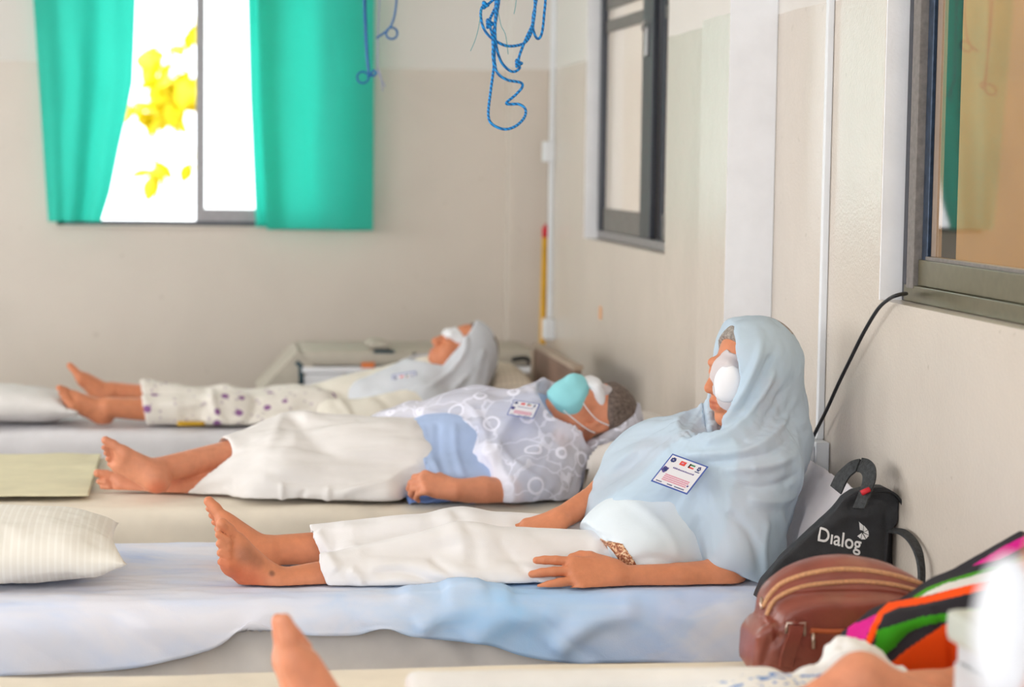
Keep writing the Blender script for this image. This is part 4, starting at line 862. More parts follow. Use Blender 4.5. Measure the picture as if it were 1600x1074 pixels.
# ------------------------------------------------------------------ the woman on the farthest bed, flowered trousers
def flower_mat():
    m, t, b, o = nt('cream cotton with purple flowers'); p = pos(t); vo = nd(t, 'ShaderNodeTexVoronoi'); vo.inputs['Scale'].default_value = 17; vo.inputs['Randomness'].default_value = .85; t.links.new(p, vo.inputs['Vector'])
    vc = nd(t, 'ShaderNodeSeparateColor'); t.links.new(vo.outputs['Color'], vc.inputs[0]); big = mth(t, 'MULTIPLY', mth(t, 'GREATER_THAN', vc.outputs[0], .30), mth(t, 'LESS_THAN', mth(t, 'ADD', vo.outputs['Distance'], mth(t, 'MULTIPLY', nz(t, 90, 1), .14)), .31))
    v2 = nd(t, 'ShaderNodeTexVoronoi'); v2.inputs['Scale'].default_value = 34; t.links.new(p, v2.inputs['Vector']); sm = mth(t, 'LESS_THAN', v2.outputs['Distance'], .20)
    c = mixc(t, mth(t, 'MULTIPLY', sm, .75), lin(238, 232, 224), lin(190, 176, 186)); c = mixc(t, big, c, lin(150, 104, 156)); t.links.new(c, b.inputs['Base Color']); b.inputs['Roughness'].default_value = .85; b.inputs['Specular IOR Level'].default_value = .2
    bump(t, b, nz(t, 40, 2), .25, .005); return m
def flowered_woman():
    H = Fr(at(722, 552, Y=7.58), (-.80, -.14, .58), (.58, 0, .80)); neck = at(685, 590, Y=7.60); chest = at(620, 624, Y=7.60); belly = at(555, 638, Y=7.60); pelvis = at(500, 644, Y=7.60)
    v = Vol((-.55, 7.26, .495), (1.25, 8.02, .95), .0048); head(v, H, neck, .97)
    for a, b_, r0, r1 in ((neck + V(-.05, 0, -.02), chest, .07, .085), (chest, belly, .085, .085), (belly, pelvis, .085, .085)): v.cap(a, b_, r0, r1, .04)
    Sn, Sf = at(665, 628, Y=7.44), at(655, 612, Y=7.76); v.cap(neck, Sn, .05, .045, .04); v.cap(neck, Sf, .05, .045, .04)
    limb(v, [Sn, at(590, 650, Y=7.40), at(530, 640, Y=7.45)], [.045, .036, .026]); limb(v, [Sf, at(590, 622, Y=7.78), at(540, 612, Y=7.70)], [.045, .036, .026])
    kt, kl = at(350, 636, Y=7.68), at(350, 648, Y=7.48)
    tu, nu = V(-.62, .05, .74), V(.72, .15, .60); tl, nl = V(-.70, -.30, .46), V(.48, -.45, .55)
    FU = Fr(at(164, 648, Y=7.64), tu, nu); FL = Fr(at(166, 664, Y=7.48), tl, nl)
    au = foot(v, FU, .98, 1 if np.cross(unit(nu), unit(tu))[1] > 0 else -1); al = foot(v, FL, .98, 1 if np.cross(unit(nl), unit(tl))[2] < 0 else -1)
    limb(v, [at(500, 635, Y=7.68), kt, au], [.068, .048, .034]); limb(v, [at(500, 645, Y=7.52), kl, al], [.068, .048, .034]); v.half((0, 0, .511), (0, 0, -1))
    spots = [(H.p(.098, 0, -.06), (H.R, (.016, .026, .012)), (.78, .55, .58)), (H.p(.09, .032, .008), (H.R, (.02, .02, .012)), (.45, .4, .4))]
    body = body_mesh(v, 'person', M_skin1, 'woman lying on the farthest bed in cream trousers with purple flowers', 'person', spots)
    hd = lambda q: head(q, H, None, .97); bb = (H.p(0) - .17, H.p(0) + .17)
    shell_part(bb, .004, hd, .009, [(H.p(-.05, 0, .05), (.10, .10, .10), H.R)], 'hair', M_hairg, body, 2)
    shell_part(bb, .0036, hd, .007, [(H.p(.050, -.004, .034), (.090, .066, .028), H.R)], 'eye_pad', M_gauze, body, 2, label='white gauze eye pad')
    g = Vol((-.25, 7.24, .49), (.62, 8.04, .80), .0055); cu, cl = au + (kt - au)*.26, al + (kl - al)*.32
    g.cap(at(500, 642, Y=7.66), kt, .088, .064, .06); g.cap(kt, cu, .064, .052, .05); g.cap(at(500, 650, Y=7.52), kl, .09, .066, .06); g.cap(kl, cl, .066, .056, .05); g.cap(at(280, 648, Y=7.56), at(480, 640, Y=7.58), .055, .08, .06); g.cap(at(330, 664, Y=7.40), at(440, 662, Y=7.40), .02, .03, .05)
    for a_, k_, f_ in ((au, kt, .30), (al, kl, .36)): g.cap(a_ - unit(k_ - a_)*.05, a_ + (k_ - a_)*f_, .044, .044, .003, 's')
    g.half(at(228, 640, Y=7.56), V(-1, 0, -.22)); g.half((0, 0, .512), (0, 0, -1))
    garment(g, 'trousers', flower_mat(), body, [([(330, 608), (340, 640), (380, 668)], .014, .010), ([(400, 612), (390, 640), (360, 668)], .014, -.010), ([(300, 650), (380, 655), (450, 650)], .010, -.010), ([(420, 640), (440, 660), (400, 670)], .010, .010), ([(250, 620), (300, 625), (340, 615)], .012, .006)], 7.6, .009, 9, 81, smooth=2, bed=.511)
    M_tu = cloth('cream tunic', (236, 230, 218), wrinkle=.5, wb=.25, var=.03); g = Vol((.30, 7.24, .49), (1.15, 8.06, .92), .0058)
    g.cap(neck + V(-.04, 0, -.01), chest, .09, .108, .06); g.cap(chest, belly, .108, .105, .06); g.cap(belly, pelvis, .105, .10, .06); g.cap(Sn, at(590, 652, Y=7.40), .075, .065, .05); g.cap(at(590, 652, Y=7.40), at(520, 645, Y=7.42), .065, .05, .05); g.cap(Sf, at(590, 622, Y=7.78), .07, .06, .05); g.cap(at(600, 660, Y=7.36), at(530, 660, Y=7.36), .03, .03, .05)
    g.half(at(478, 640, Y=7.50), V(-1, 0, .25)); g.half((0, 0, .512), (0, 0, -1))
    garment(g, 'tunic', M_tu, body, [([(520, 612), (540, 640), (530, 665)], .012, .008), ([(570, 600), (600, 625), (610, 650)], .014, -.007), ([(480, 615), (495, 640), (490, 660)], .012, .007)], 7.55, .006, 8, 82, smooth=2, bed=.511)
    M_sh = cloth('sheer grey blue shawl', (230, 234, 242), wrinkle=.3, wb=.14, var=.03, weave=600, sheer=.18); g = Vol((.48, 7.24, .49), (1.25, 8.06, .98), .0055)
    g.ell(H.p(-.006, 0, .020), (.102, .094, .112), H.R, 0); g.cap(H.p(.0, 0, 0), neck, .095, .10, .05); g.cap(H.p(-.04, .03, -.03), at(725, 615, Y=7.50), .085, .075, .06); g.cap(neck, at(640, 618, Y=7.56), .10, .10, .06); g.cap(at(640, 618, Y=7.56), at(575, 630, Y=7.54), .112, .09, .06); g.cap(neck, Sn, .09, .085, .05); g.cap(at(690, 600, Y=7.52), at(610, 635, Y=7.44), .06, .05, .06)
    cn = unit(H.f - .25*H.l); c0 = Vol(g.lo, g.lo + g.h*(g.dim - 1), g.h); c0.d = c0.d[:g.d.shape[0], :g.d.shape[1], :g.d.shape[2]]; c0.dim = np.array(c0.d.shape)
    for a in np.linspace(.03, .2, 10): g.ell(H.p(a, 0, -.012), (.03, .078, .120), H.R, 0, 's')
    c0.ell(H.p(.09, 0, .03), (.15, .14, .16), H.R, 0); c0.half(H.p(.030, 0, 0), -cn); g.d = np.maximum(g.d, -c0.d); g.half((0, 0, .512), (0, 0, -1))
    fl = [([(722, 515), (720, 545), (695, 578), (650, 600)], .010, .010), ([(750, 540), (735, 575), (690, 605)], .012, .008), ([(745, 560), (715, 600), (690, 618)], .010, -.008), ([(720, 585), (690, 610), (640, 640)], .010, .008), ([(660, 590), (620, 605), (570, 625)], .012, .006), ([(758, 560), (752, 590), (735, 612)], .010, .006)]
    garment(g, 'shawl', M_sh, body, fl, 7.58, .004, 10, 83, smooth=2, bed=.511)
    badge(body, at(632, 599, Y=7.44), at(655, 592, Y=7.40) - at(613, 599, Y=7.43), V(.25, .35, .9), .085, .075)
    return body
W_FLOWER = flowered_woman()

# ------------------------------------------------------------------ the woman on the nearest bed (foot, arm and tunic in view) and the one sitting in front
def dotted_mat():
    m, t, b, o = nt('white cotton with blue sprigs'); p = pos(t); k = mth(t, 'GREATER_THAN', nz(t, 52, 2, None, .6), .565); k2 = nz(t, 30, 1)
    t.links.new(mixc(t, k, lin(236, 234, 232), mixc(t, k2, lin(60, 100, 190), lin(120, 170, 220))), b.inputs['Base Color']); b.inputs['Roughness'].default_value = .85; bump(t, b, nz(t, 60, 2), .3, .004); return m
def nearest_woman():
    Y = 3.30; v = Vol((.02, 3.00, .495), (1.44, 3.62, .90), .0045)
    F = Fr(at(470, 1186, Y=3.24), V(-.16, -.10, .98), V(.94, -.30, .12)); F2 = Fr(at(448, 1190, Y=3.40), V(-.10, .15, .98), V(.95, .22, .07))
    a1 = foot(v, F, 1.08, 1 if np.cross(F.u, F.f)[1] > 0 else -1); a2 = foot(v, F2, 1.04, -1 if np.cross(F2.u, F2.f)[1] > 0 else 1)
    k1, k2 = V(.58, 3.22, .55), V(.58, 3.40, .55); limb(v, [a1, k1, V(.92, 3.24, .55)], [.036, .038, .044]); limb(v, [a2, k2, V(.92, 3.38, .55)], [.036, .038, .044])
    v.cap((.95, 3.31, .555), (1.18, 3.32, .560), .045, .050, .04); H = Fr((1.355, 3.36, .590), (-.12, -.05, .99), (.99, 0, .12)); head(v, H, (1.24, 3.34, .56), .90)
    E_ = at(1345, 1064, Y=3.12); limb(v, [V(1.18, 3.19, .555), at(1430, 1112, Y=3.12), E_], [.044, .046, .040]); limb(v, [E_, at(1250, 1110, Y=3.12)], [.040, .027])
    hand(v, Fr(at(1250, 1110, Y=3.12), (-.9, .3, -.2), (-.1, -.5, .85)), 1.0, 1, curl=(10, 20, 15)); v.half((0, 0, .511), (0, 0, -1))
    spots = [(F.p(.222, -.027, .022), .010, (1.12, 1.02, 1.0)), (F.p(.222, .027, .022), .010, (1.12, 1.02, 1.0))]
    body = body_mesh(v, 'person', M_skin2, 'woman on the nearest bed, bare foot raised and arm over blue sprigged tunic', 'person', spots)
    g = Vol((.30, 2.96, .49), (1.34, 3.64, .82), .0055); g.cap(at(1010, 1160, Y=3.28), at(1180, 1140, Y=3.28), .066, .070, .06); g.cap(at(1180, 1140, Y=3.28), at(1330, 1124, Y=3.29), .070, .076, .06); g.cap(at(1020, 1150, Y=3.35), at(1330, 1132, Y=3.34), .062, .07, .06)
    g.half((0, 0, .512), (0, 0, -1)); g.half((.66, 3.3, .5), (-1, 0, .2))
    garment(g, 'tunic', dotted_mat(), body, [([(1000, 1070), (1100, 1056), (1200, 1048)], .012, .008), ([(1050, 1075), (1150, 1062), (1250, 1050)], .012, -.006)], 3.2, .007, 12, 91, smooth=2, bed=.511)
    g = Vol((.90, 3.00, .49), (1.40, 3.64, .88), .005); g.cap(at(1200, 1094, Y=3.34), at(1268, 1080, Y=3.34), .026, .026, .03); g.cap(at(1268, 1080, Y=3.34), at(1326, 1032, Y=3.36), .026, .026, .03); g.cap(at(1326, 1032, Y=3.36), at(1390, 1085, Y=3.34), .026, .04, .05); g.half((0, 0, .512), (0, 0, -1))
    garment(g, 'lace_collar', cloth('white lace', (238, 236, 234), weave=160, wb=.6, wrinkle=.4), body, (), 3.3, .010, 30, 92, smooth=1, bed=.511)
    g = Vol((.28, 2.98, .49), (1.0, 3.62, .72), .006); g.cap(V(.36, 3.22, .55), V(.92, 3.24, .55), .052, .058, .05); g.cap(V(.36, 3.40, .55), V(.92, 3.38, .55), .052, .058, .05); g.half((0, 0, .512), (0, 0, -1)); g.half((.34, 0, 0), (-1, 0, 0))
    for a_, k_ in ((a1, k1), (a2, k2)): g.cap(a_ - unit(k_ - a_)*.05, a_ + (k_ - a_)*.20, .046, .046, .003, 's')
    garment(g, 'trousers', cloth('white trousers', (238, 236, 234), wrinkle=.5), body, (), 3.2, .006, 10, 93, (.4, 1.2, 1.6), 2, .511)
    return body
nearest_woman()
def front_woman():
    Yf = 1.72; c = at(1730, 965, Y=Yf); H = Fr(c, (-.95, -.22, .05), (.06, 0, 1)); v = Vol((-.25, 1.34, .495), (1.05, 2.12, 1.26), .006)
    neck = H.p(-.035, 0, -.165); ch = neck + V(.03, 0, -.16); pe = V(c[0] + .08, Yf, .60); head(v, H, neck, 1.0)
    v.cap(neck + V(.01, 0, -.05), ch, .085, .115, .04); v.cap(ch, pe, .115, .12, .04); S1, S2 = neck + V(.02, -.16, -.06), neck + V(.02, .16, -.06); v.cap(neck, S1, .05, .05, .04); v.cap(neck, S2, .05, .05, .04)
    for S_, s in ((S1, -1), (S2, 1)):
        e = V(S_[0] + .01, S_[1] + s*.03, .70); w_ = V(S_[0] - .22, S_[1] - s*.02, .62); limb(v, [S_, e, w_], [.046, .038, .027]); hand(v, Fr(w_, (-1, 0, -.1), (-.1, 0, 1)), 1.0, s)
        hip = V(pe[0] - .02, Yf + s*.09, .575); kn = V(pe[0] - .42, Yf + s*.10, .57); F = Fr(V(pe[0] - .80, Yf + s*.10, .51), (-.4, s*.15, .9), (.9, 0, .4)); an = foot(v, F, 1.05, 1 if s < 0 else -1); limb(v, [hip, kn, an], [.072, .050, .034])
    v.half((0, 0, .511), (0, 0, -1)); body = body_mesh(v, 'person', M_skin2, 'blurred woman with a white eye pad at the right edge, nearest the camera', 'person', [])
    er = Fr(H.p(.098, .004, .0), unit(H.f*.96 + H.l*.28), H.u); q = Vol(er.o - .12, er.o + .12, .003); q.ell(er.p(.014, .004, -.004), (.020, .028, .058), er.R, 0); q.ell(er.p(.008, 0, -.01), (.012, .032, .064), er.R, .01)
    P_, F_ = q.surf(); mesh('eye_pad', relax(P_, F_, 2), F_, cloth('off white gauze', (226, 228, 234), weave=700), body, label='thick white gauze eye pad')
    hd = lambda q: head(q, H, None, 1.0); shell_part((H.p(0) - .17, H.p(0) + .17), .005, hd, .009, [(H.p(-.05, 0, .05), (.10, .10, .10), H.R)], 'hair', M_hairg, body, 2)
    g = Vol((-.05, 1.34, .49), (1.12, 2.12, 1.10), .008); g.cap(neck + V(.02, 0, -.06), ch, .11, .14, .06); g.cap(ch, pe, .14, .15, .06)
    for S_, s in ((S1, -1), (S2, 1)): g.cap(S_, V(S_[0] + .01, S_[1] + s*.03, .72), .068, .06, .04); g.cap(neck + V(0, 0, -.05), S_, .07, .068, .05)
    g.half((0, 0, .512), (0, 0, -1)); garment(g, 'tunic', cloth('white tunic', (236, 232, 236), wrinkle=.5), body, (), 1.6, .006, 10, 95, smooth=2, bed=.511)
    g = Vol((-.2, 1.34, .49), (1.05, 2.12, .78), .008)
    for s in (-1, 1): g.cap(V(pe[0] - .02, Yf + s*.09, .58), V(pe[0] - .42, Yf + s*.10, .57), .10, .075, .05); g.cap(V(pe[0] - .42, Yf + s*.10, .57), V(pe[0] - .68, Yf + s*.10, .555), .075, .055, .05)
    g.half((0, 0, .512), (0, 0, -1)); garment(g, 'trousers', cloth('white cotton legs', (238, 236, 234), wrinkle=.5), body, (), 1.6, .006, 10, 96, smooth=2, bed=.511)
bed5 = bed(1.36, 2.10, -.9, 1.44, M_sheetW, 'bed in front with a white sheet, below the blurred woman at the right edge', 14)
front_woman()

# ------------------------------------------------------------------ bags, cloths, wall fittings, cords, the stretcher and the tree outside
px2 = lambda L, Y: [at(a, b, Y=Y)[[0, 2]] for a, b in L]
# pillow behind the upright woman
ax_ = unit(V(.60, -.10, .79)); bx_ = unit(V(.12, .98, .04) - ax_*(V(.12, .98, .04)@ax_)); cx_ = np.cross(ax_, bx_)
PIL_UP = pillow('pillow', at(1268, 838, Y=4.76), (.40, .52, .17), np.stack([ax_, bx_, cx_], 1), M_pw, 'white pillow propped upright against the wall behind the sitting woman', 45, wr=.010)

# black backpack with white lettering
M_blk = simple('black backpack nylon', (44, 45, 49), .55, .4, var=.12, scale=30, bmp=.3, bscale=240); M_strap = simple('black webbing', (52, 54, 56), .6, .4, var=.3, scale=120, bmp=.5, bscale=300)
yb0, yb1 = 4.335, 4.425
def backpack():
    t = thing('backpack', (1.30, 4.48, .51), 'black backpack with white lettering leaning between pillow and wall', 'backpack')
    g = Vol((1.02, 4.36, .49), (1.47, 4.60, .86), .004)
    g.extr(px2([(1180, 958), (1200, 912), (1230, 876), (1262, 848), (1290, 822), (1312, 800), (1326, 780), (1342, 770), (1362, 767), (1388, 765), (1408, 776), (1416, 797), (1412, 818), (1398, 836), (1394, 880), (1396, 958)], yb0), yb0, yb1, .032, 0)
    g.extr(px2([(1340, 800), (1370, 790), (1392, 810), (1392, 958), (1300, 958), (1310, 900)], 4.45), yb1 - .03, 4.525, .03, .03)
    g.half((0, 0, .512), (0, 0, -1)); P_, F_ = g.surf(); P_ = relax(P_, F_, 3, .5); N = vnormals(P_, F_)
    P_ = P_ + N*(.003*fbm(P_, 14, 3, 7) + fold_lines(P_, N, yb0, [([(1330, 800), (1350, 790), (1380, 786), (1408, 800)], .008, -.005), ([(1390, 800), (1392, 840), (1388, 900)], .007, -.004), ([(1300, 830), (1330, 810), (1370, 812)], .012, .004), ([(1250, 880), (1300, 868), (1340, 880)], .014, .003)]))[:, None]
    front = mesh('backpack_body', P_, F_, M_blk, t)
    ribbon('grab_handle', spline([at(1306, 766, Y=4.45), at(1316, 746, Y=4.44), at(1330, 732, Y=4.43), at(1346, 727, Y=4.41), at(1357, 735, Y=4.38), at(1358, 751, Y=4.36), at(1352, 770, Y=4.345), at(1342, 795, Y=4.332)], 6), V(.5, -.8, .2), .034, .004, M_strap, t)
    ribbon('shoulder_strap', spline([at(1392, 829, Y=4.345), at(1410, 832, Y=4.28), at(1426, 846, Y=4.22), at(1436, 868, Y=4.17), at(1440, 900, Y=4.15), at(1436, 940, Y=4.15)], 6), V(.75, .6, .1), .020, .006, M_strap, t, label='glittery black shoulder strap')
    MB().tube([at(1346, 771, Y=4.335), at(1359, 765, Y=4.335)], .006, 8).build('zip_pull', simple('red tag', (210, 40, 52), .5), t, True, label='red zip tag')
    MB().tube(spline([at(a, b, Y=yb0 + .018) for a, b in ((1340, 790), (1352, 775), (1372, 768), (1395, 771), (1410, 788), (1412, 806))], 6), .0035, 6).build('zip', M_rubber, t, True)
    cu = bpy.data.curves.new('lettering', 'FONT'); cu.body = 'D\u0131alog'; cu.size = 1.0; cu.offset = .014; cu.resolution_u = 6; tmp = bpy.data.objects.new('tmp', cu); COL.objects.link(tmp); dg = bpy.context.evaluated_depsgraph_get(); me = bpy.data.meshes.new_from_object(tmp.evaluated_get(dg)); bpy.data.objects.remove(tmp)
    co = np.array([v.co for v in me.vertices]); fs = [list(p.vertices) for p in me.polygons]; w_ = co[:, 0].max()
    yl = yb0 - .006; o_ = at(1283, 849, Y=yl); e = at(1352, 866, Y=yl) - o_; L = np.linalg.norm(e); e = e/L; u_ = unit(V(.10, 0, 1.0)); s_ = L/w_
    v2 = o_ + np.outer(co[:, 0]*s_, e) + np.outer(co[:, 1]*s_*1.12, u_)
    # lay the letters on the cloth
    from mathutils.bvhtree import BVHTree
    bv = BVHTree.FromPolygons([Vector(p) for p in P_], [list(map(int, f)) for f in F_])
    def drop(p, lift=.0012):
        h = bv.ray_cast(Vector((p[0], p[1] - .2, p[2])), Vector((0, 1, 0))); return np.array([p[0], (h[0].y if h[0] else p[1]) - lift, p[2]])
    bm_ = bmesh.new(); vv = [bm_.verts.new(p) for p in v2]
    for f in fs:
        try: bm_.faces.new([vv[i] for i in f])
        except ValueError: pass
    M_let = simple('white print', (232, 230, 230), .6, .3, var=.01)
    for q in bm_.verts: q.co = Vector(drop(q.co))
    bm_.verts.index_update(); mesh('lettering', [q.co for q in bm_.verts], [[x.index for x in f.verts] for f in bm_.faces], M_let, t, False, label='white printed word'); bm_.free()
    b = MB()
    for tri in ([(1350, 820), (1357, 826), (1357, 835)], [(1358, 826), (1364, 833), (1358, 836)], [(1365, 834), (1366, 841), (1358, 837)], [(1366, 842), (1362, 847), (1357, 838)], [(1361, 848), (1354, 848), (1356, 839)], [(1353, 847), (1348, 843), (1355, 838)], [(1351, 822), (1356, 834), (1352, 833)]):
        b.prism([drop(at(x, y, Y=yb0 - .01), .0022) for x, y in tri], V(0, 1, 0), .0012)
    b.build('emblem', M_let, t, label='white leaf shaped emblem of small wedges'); return front
BAG = backpack()

# brown leather handbag
M_lea = simple('brown leather', (142, 74, 60), .36, .5, var=.10, scale=14, bmp=.18, bscale=220, coat=.15); M_leo = simple('orange brown zip tape', (190, 96, 56), .5, .4, var=.06); M_tan = simple('tan zip teeth', (214, 160, 116), .5, .4, var=.12, scale=200, bmp=.5, bscale=500); M_nick = simple('nickel buckle', (210, 190, 176), .28, .5, .85)
def handbag():
    Yc = 3.80; t = thing('handbag', (1.12, Yc, .51), 'brown leather handbag with tan zips in front of the black backpack', 'handbag')
    O = lambda L, n=1: [p[[0, 2]] for p in spline([at(a, b, Y=Yc - .05) for a, b in L], n, True)]; g = Vol((.88, 3.62, .48), (1.40, 3.98, .76), .004)
    g.extr(O([(1196, 1048), (1190, 985), (1192, 938), (1215, 908), (1262, 882), (1310, 872), (1362, 876), (1410, 892), (1450, 915), (1470, 950), (1475, 1048)], 4), Yc - .075, Yc + .03, .045, 0)
    g.extr(O([(1178, 1050), (1173, 1005), (1180, 985), (1200, 972), (1270, 985), (1262, 1052)], 4), Yc - .095, Yc + .04, .018, .02)
    g.extr(O([(1206, 1044), (1206, 966), (1222, 940), (1262, 927), (1320, 924), (1380, 926), (1440, 940), (1456, 970), (1456, 1044)], 4), Yc - .098, Yc, .022, .012)
    g.half((0, 0, .512), (0, 0, -1)); P_, F_ = g.surf(); P_ = relax(P_, F_, 2, .5); N = vnormals(P_, F_); yf = Yc - .09
    P_ = P_ + N*(.002*fbm(P_, 12, 3, 9) + fold_lines(P_, N, yf, [([(1206, 1020), (1207, 965), (1224, 938), (1265, 925), (1380, 924), (1445, 938)], .004, .0045), ([(1190, 1045), (1200, 1010), (1220, 990)], .008, -.005), ([(1180, 1000), (1200, 985), (1215, 975)], .008, .006), ([(1268, 985), (1340, 986)], .004, -.004)]))[:, None]
    mesh('bag_body', P_, F_, M_lea, t)
    from mathutils.bvhtree import BVHTree
    bv = BVHTree.FromPolygons([Vector(p) for p in P_], [list(map(int, f)) for f in F_])
    def on(x, y, lift=.001):
        p = at(x, y, Y=3.2); d = Vector(p - CAMP).normalized(); h = bv.ray_cast(Vector(CAMP), d); return np.array(h[0] - d*lift) if h[0] else at(x, y, Y=yf)
    for L, r in (([(1193, 948), (1203, 930), (1222, 912), (1255, 899), (1300, 891), (1345, 891), (1395, 899), (1440, 913)], .0048), ([(1198, 962), (1206, 944), (1222, 930), (1255, 917), (1300, 911), (1345, 909), (1395, 914), (1442, 926)], .0042)):
        b = MB(); b.tube([on(x, y, .0005) for x, y in spline([(x, y, 0) for x, y in L], 8) for x, y in [(x, y)]] if False else [on(p[0], p[1], .0005) for p in spline([(x, y, 0) for x, y in L], 8)], r, 6); b.build('zip', M_tan, t, True)
    MB().tube([on(p[0], p[1], .0) for p in spline([(1266, 986, 0), (1300, 987, 0), (1335, 986, 0)], 6)], .006, 6).build('pocket_zip', M_leo, t, True)
    MB().tube([on(1270, 990, .004), on(1271, 1000, .006), on(1271, 1014, .005)], .0032, 6).build('zip_pull', M_nick, t, True)
    MB().tube([on(1190, 934, .003), on(1189, 944, .006), on(1190, 952, .006)], .003, 6).build('zip_pull', M_nick, t, True)
    MB().tube([on(1228, 990, .004), on(1230, 974, .005), on(1258, 974, .005), on(1257, 994, .004)], .0028, 8).build('buckle', M_nick, t, True)
    ribbon('strap', spline([on(1244, 978, .012), on(1243, 990, .012), on(1237, 1006, .012), on(1231, 1024, .009), on(1228, 1042, .006)], 5), V(1, .1, .25), .026, .006, M_lea, t)
    ribbon('strap_loop', [on(1226, 976, .004), on(1242, 972, .006), on(1262, 976, .004)], V(0, 0, 1), .008, .004, M_lea, t)
handbag()

# bright scarf thrown over the head end of the nearest bed
def scarf():
    Yc = 3.55; z_ = lambda L: [(1300 + x/4.23, 820 + y/4.23) for x, y in L]
    g = Vol((.98, 3.36, .49), (1.46, 3.70, .92), .0028)
    sm_ = lambda L, Y: [p[[0, 2]] for p in spline([at(a, b, Y=Y) for a, b in L], 3, True)]
    g.extr(sm_([(1324, 1036), (1330, 1002), (1345, 990), (1362, 976), (1378, 963), (1400, 955), (1450, 945), (1500, 929), (1545, 910), (1610, 890), (1660, 880), (1690, 1120), (1326, 1120)], 3.47), 3.44, 3.56, .03, 0)
    g.extr(sm_([(1400, 968), (1422, 948), (1446, 931), (1474, 914), (1510, 899), (1560, 868), (1600, 846), (1640, 828), (1690, 830), (1690, 1120), (1390, 1120)], 3.58), 3.56, 3.66, .025, .01)
    g.half((0, 0, .51), (0, 0, -1)); g.half((1.45, 0, 0), (1, 0, 0)); P_, F_ = g.surf(); P_ = relax(P_, F_, 2, .5); N = vnormals(P_, F_)
    P_ = P_ + N*(.004*fbm(P_*V(1, 1, .6), 10, 3, 17) + fold_lines(P_, N, 3.46, [(z_([(300, 600), (440, 530), (700, 490), (940, 420)]), .012, .008), (z_([(200, 860), (280, 640)]), .010, .008), (z_([(640, 480), (640, 700)]), .012, .004), (z_([(330, 900), (520, 700), (740, 640)]), .012, -.006), (z_([(760, 700), (780, 980)]), .008, -.006)]))[:, None]
    cols = [((214, 28, 140), [(880, 300), (1000, 225), (1140, 140), (1300, 60), (1330, 110), (1190, 190), (1060, 250), (960, 285)]), ((48, 46, 52), [(470, 500), (560, 410), (700, 340), (860, 290), (1120, 225), (1330, 130), (1330, 180), (1100, 265), (900, 320), (700, 385), (560, 460), (520, 485)]),
            ((74, 150, 36), [(530, 480), (620, 420), (750, 370), (900, 325), (1100, 262), (1330, 180), (1330, 215), (1060, 300), (900, 350), (750, 390), (640, 440), (570, 485)]), ((226, 222, 218), [(570, 485), (640, 440), (750, 390), (900, 350), (1060, 300), (1330, 215), (1330, 300), (960, 390), (800, 425)]),
            ((255, 84, 10), [(170, 890), (220, 780), (250, 690), (300, 585), (370, 515), (460, 500), (650, 468), (800, 425), (940, 392), (1330, 300), (1330, 350), (900, 458), (700, 503), (560, 532), (440, 548), (340, 592), (300, 685), (262, 785), (235, 890)]),
            ((60, 160, 30), [(295, 700), (430, 660), (580, 612), (740, 590), (1330, 480), (1330, 540), (740, 640), (600, 670), (500, 715), (420, 805), (350, 862), (285, 900), (285, 800)]), ((232, 78, 12), [(380, 920), (480, 838), (620, 742), (740, 660), (1330, 560), (1330, 1400), (300, 1400)]), ((214, 28, 140), [(60, 900), (110, 660), (180, 645), (300, 590), (250, 690), (215, 775), (165, 900), (140, 1200), (60, 1200)])]
    q = pix(P_); C_ = np.ones((len(P_), 4), np.float32); C_[:, :3] = lin(48, 46, 52)[:3]
    for rgb, L in cols:
        Z = np.array(z_(L)); ins = np.zeros(len(q), bool)
        for i in range(len(Z)):
            a, b = Z[i], Z[(i + 1) % len(Z)]; c = (a[1] > q[:, 1]) != (b[1] > q[:, 1]); ins ^= c & (q[:, 0] < a[0] + (q[:, 1] - a[1])/(b[1] - a[1] + 1e-9)*(b[0] - a[0]))
        C_[ins, :3] = lin(*rgb)[:3]
    m, t, b, o = nt('bright zebra print cotton'); a = nd(t, 'ShaderNodeVertexColor'); a.layer_name = 'print'; t.links.new(a.outputs['Color'], b.inputs['Base Color']); b.inputs['Roughness'].default_value = .8; b.inputs['Specular IOR Level'].default_value = .2; bump(t, b, nz(t, 420, 1), .15, .003)
    o = mesh('scarf', P_, F_, m); o.data.color_attributes.new('print', 'FLOAT_COLOR', 'POINT').data.foreach_set('color', C_.ravel())
    tag(o, 'orange, green, black and magenta zebra print cloth bundled beside the brown handbag', 'cloth')
scarf()

# grey bedside locker at the right edge
def locker():
    Yf, Yb_ = 2.46, 2.90; x0 = at(1476, 960, Y=Yb_)[0]; zt = at(1476, 950, Y=Yb_)[2]; t = thing('bedside_locker', (1.2, 2.68, 0), 'pale grey bedside locker in front of the zebra print cloth', 'locker'); M_l = simple('pale grey laminate', (206, 206, 210), .4, .45, var=.03)
    MB().box((x0, Yf, zt - .045), (1.45, Yb_, zt), bev=.012).build('top', simple('grey green locker top', (196, 200, 190), .35, .5), t); x1 = at(1493, 1000, Y=Yb_)[0]
    MB().box((x1, Yf + .02, .06), (1.44, Yb_ - .005, zt - .046), bev=.006).build('carcass', M_l, t); MB().box((x1 - .012, Yf + .04, .12), (x1 - .001, Yb_ - .03, .50), bev=.003).build('door', M_l, t); d = MB().box((x1 - .012, Yf + .04, .53), (x1 - .001, Yb_ - .03, zt - .07), bev=.003).build('drawer', M_l, t)
    MB().box((x1 - .03, 2.62, .60), (x1 - .0125, 2.72, .612), bev=.002).build('handle', M_alu, d)
    for x in (x1 + .03, 1.41):
        for y in (Yf + .05, Yb_ - .05): MB().box((x - .015, y - .015, 0), (x + .015, y + .015, .06)).build('foot', M_alud, t)
locker()

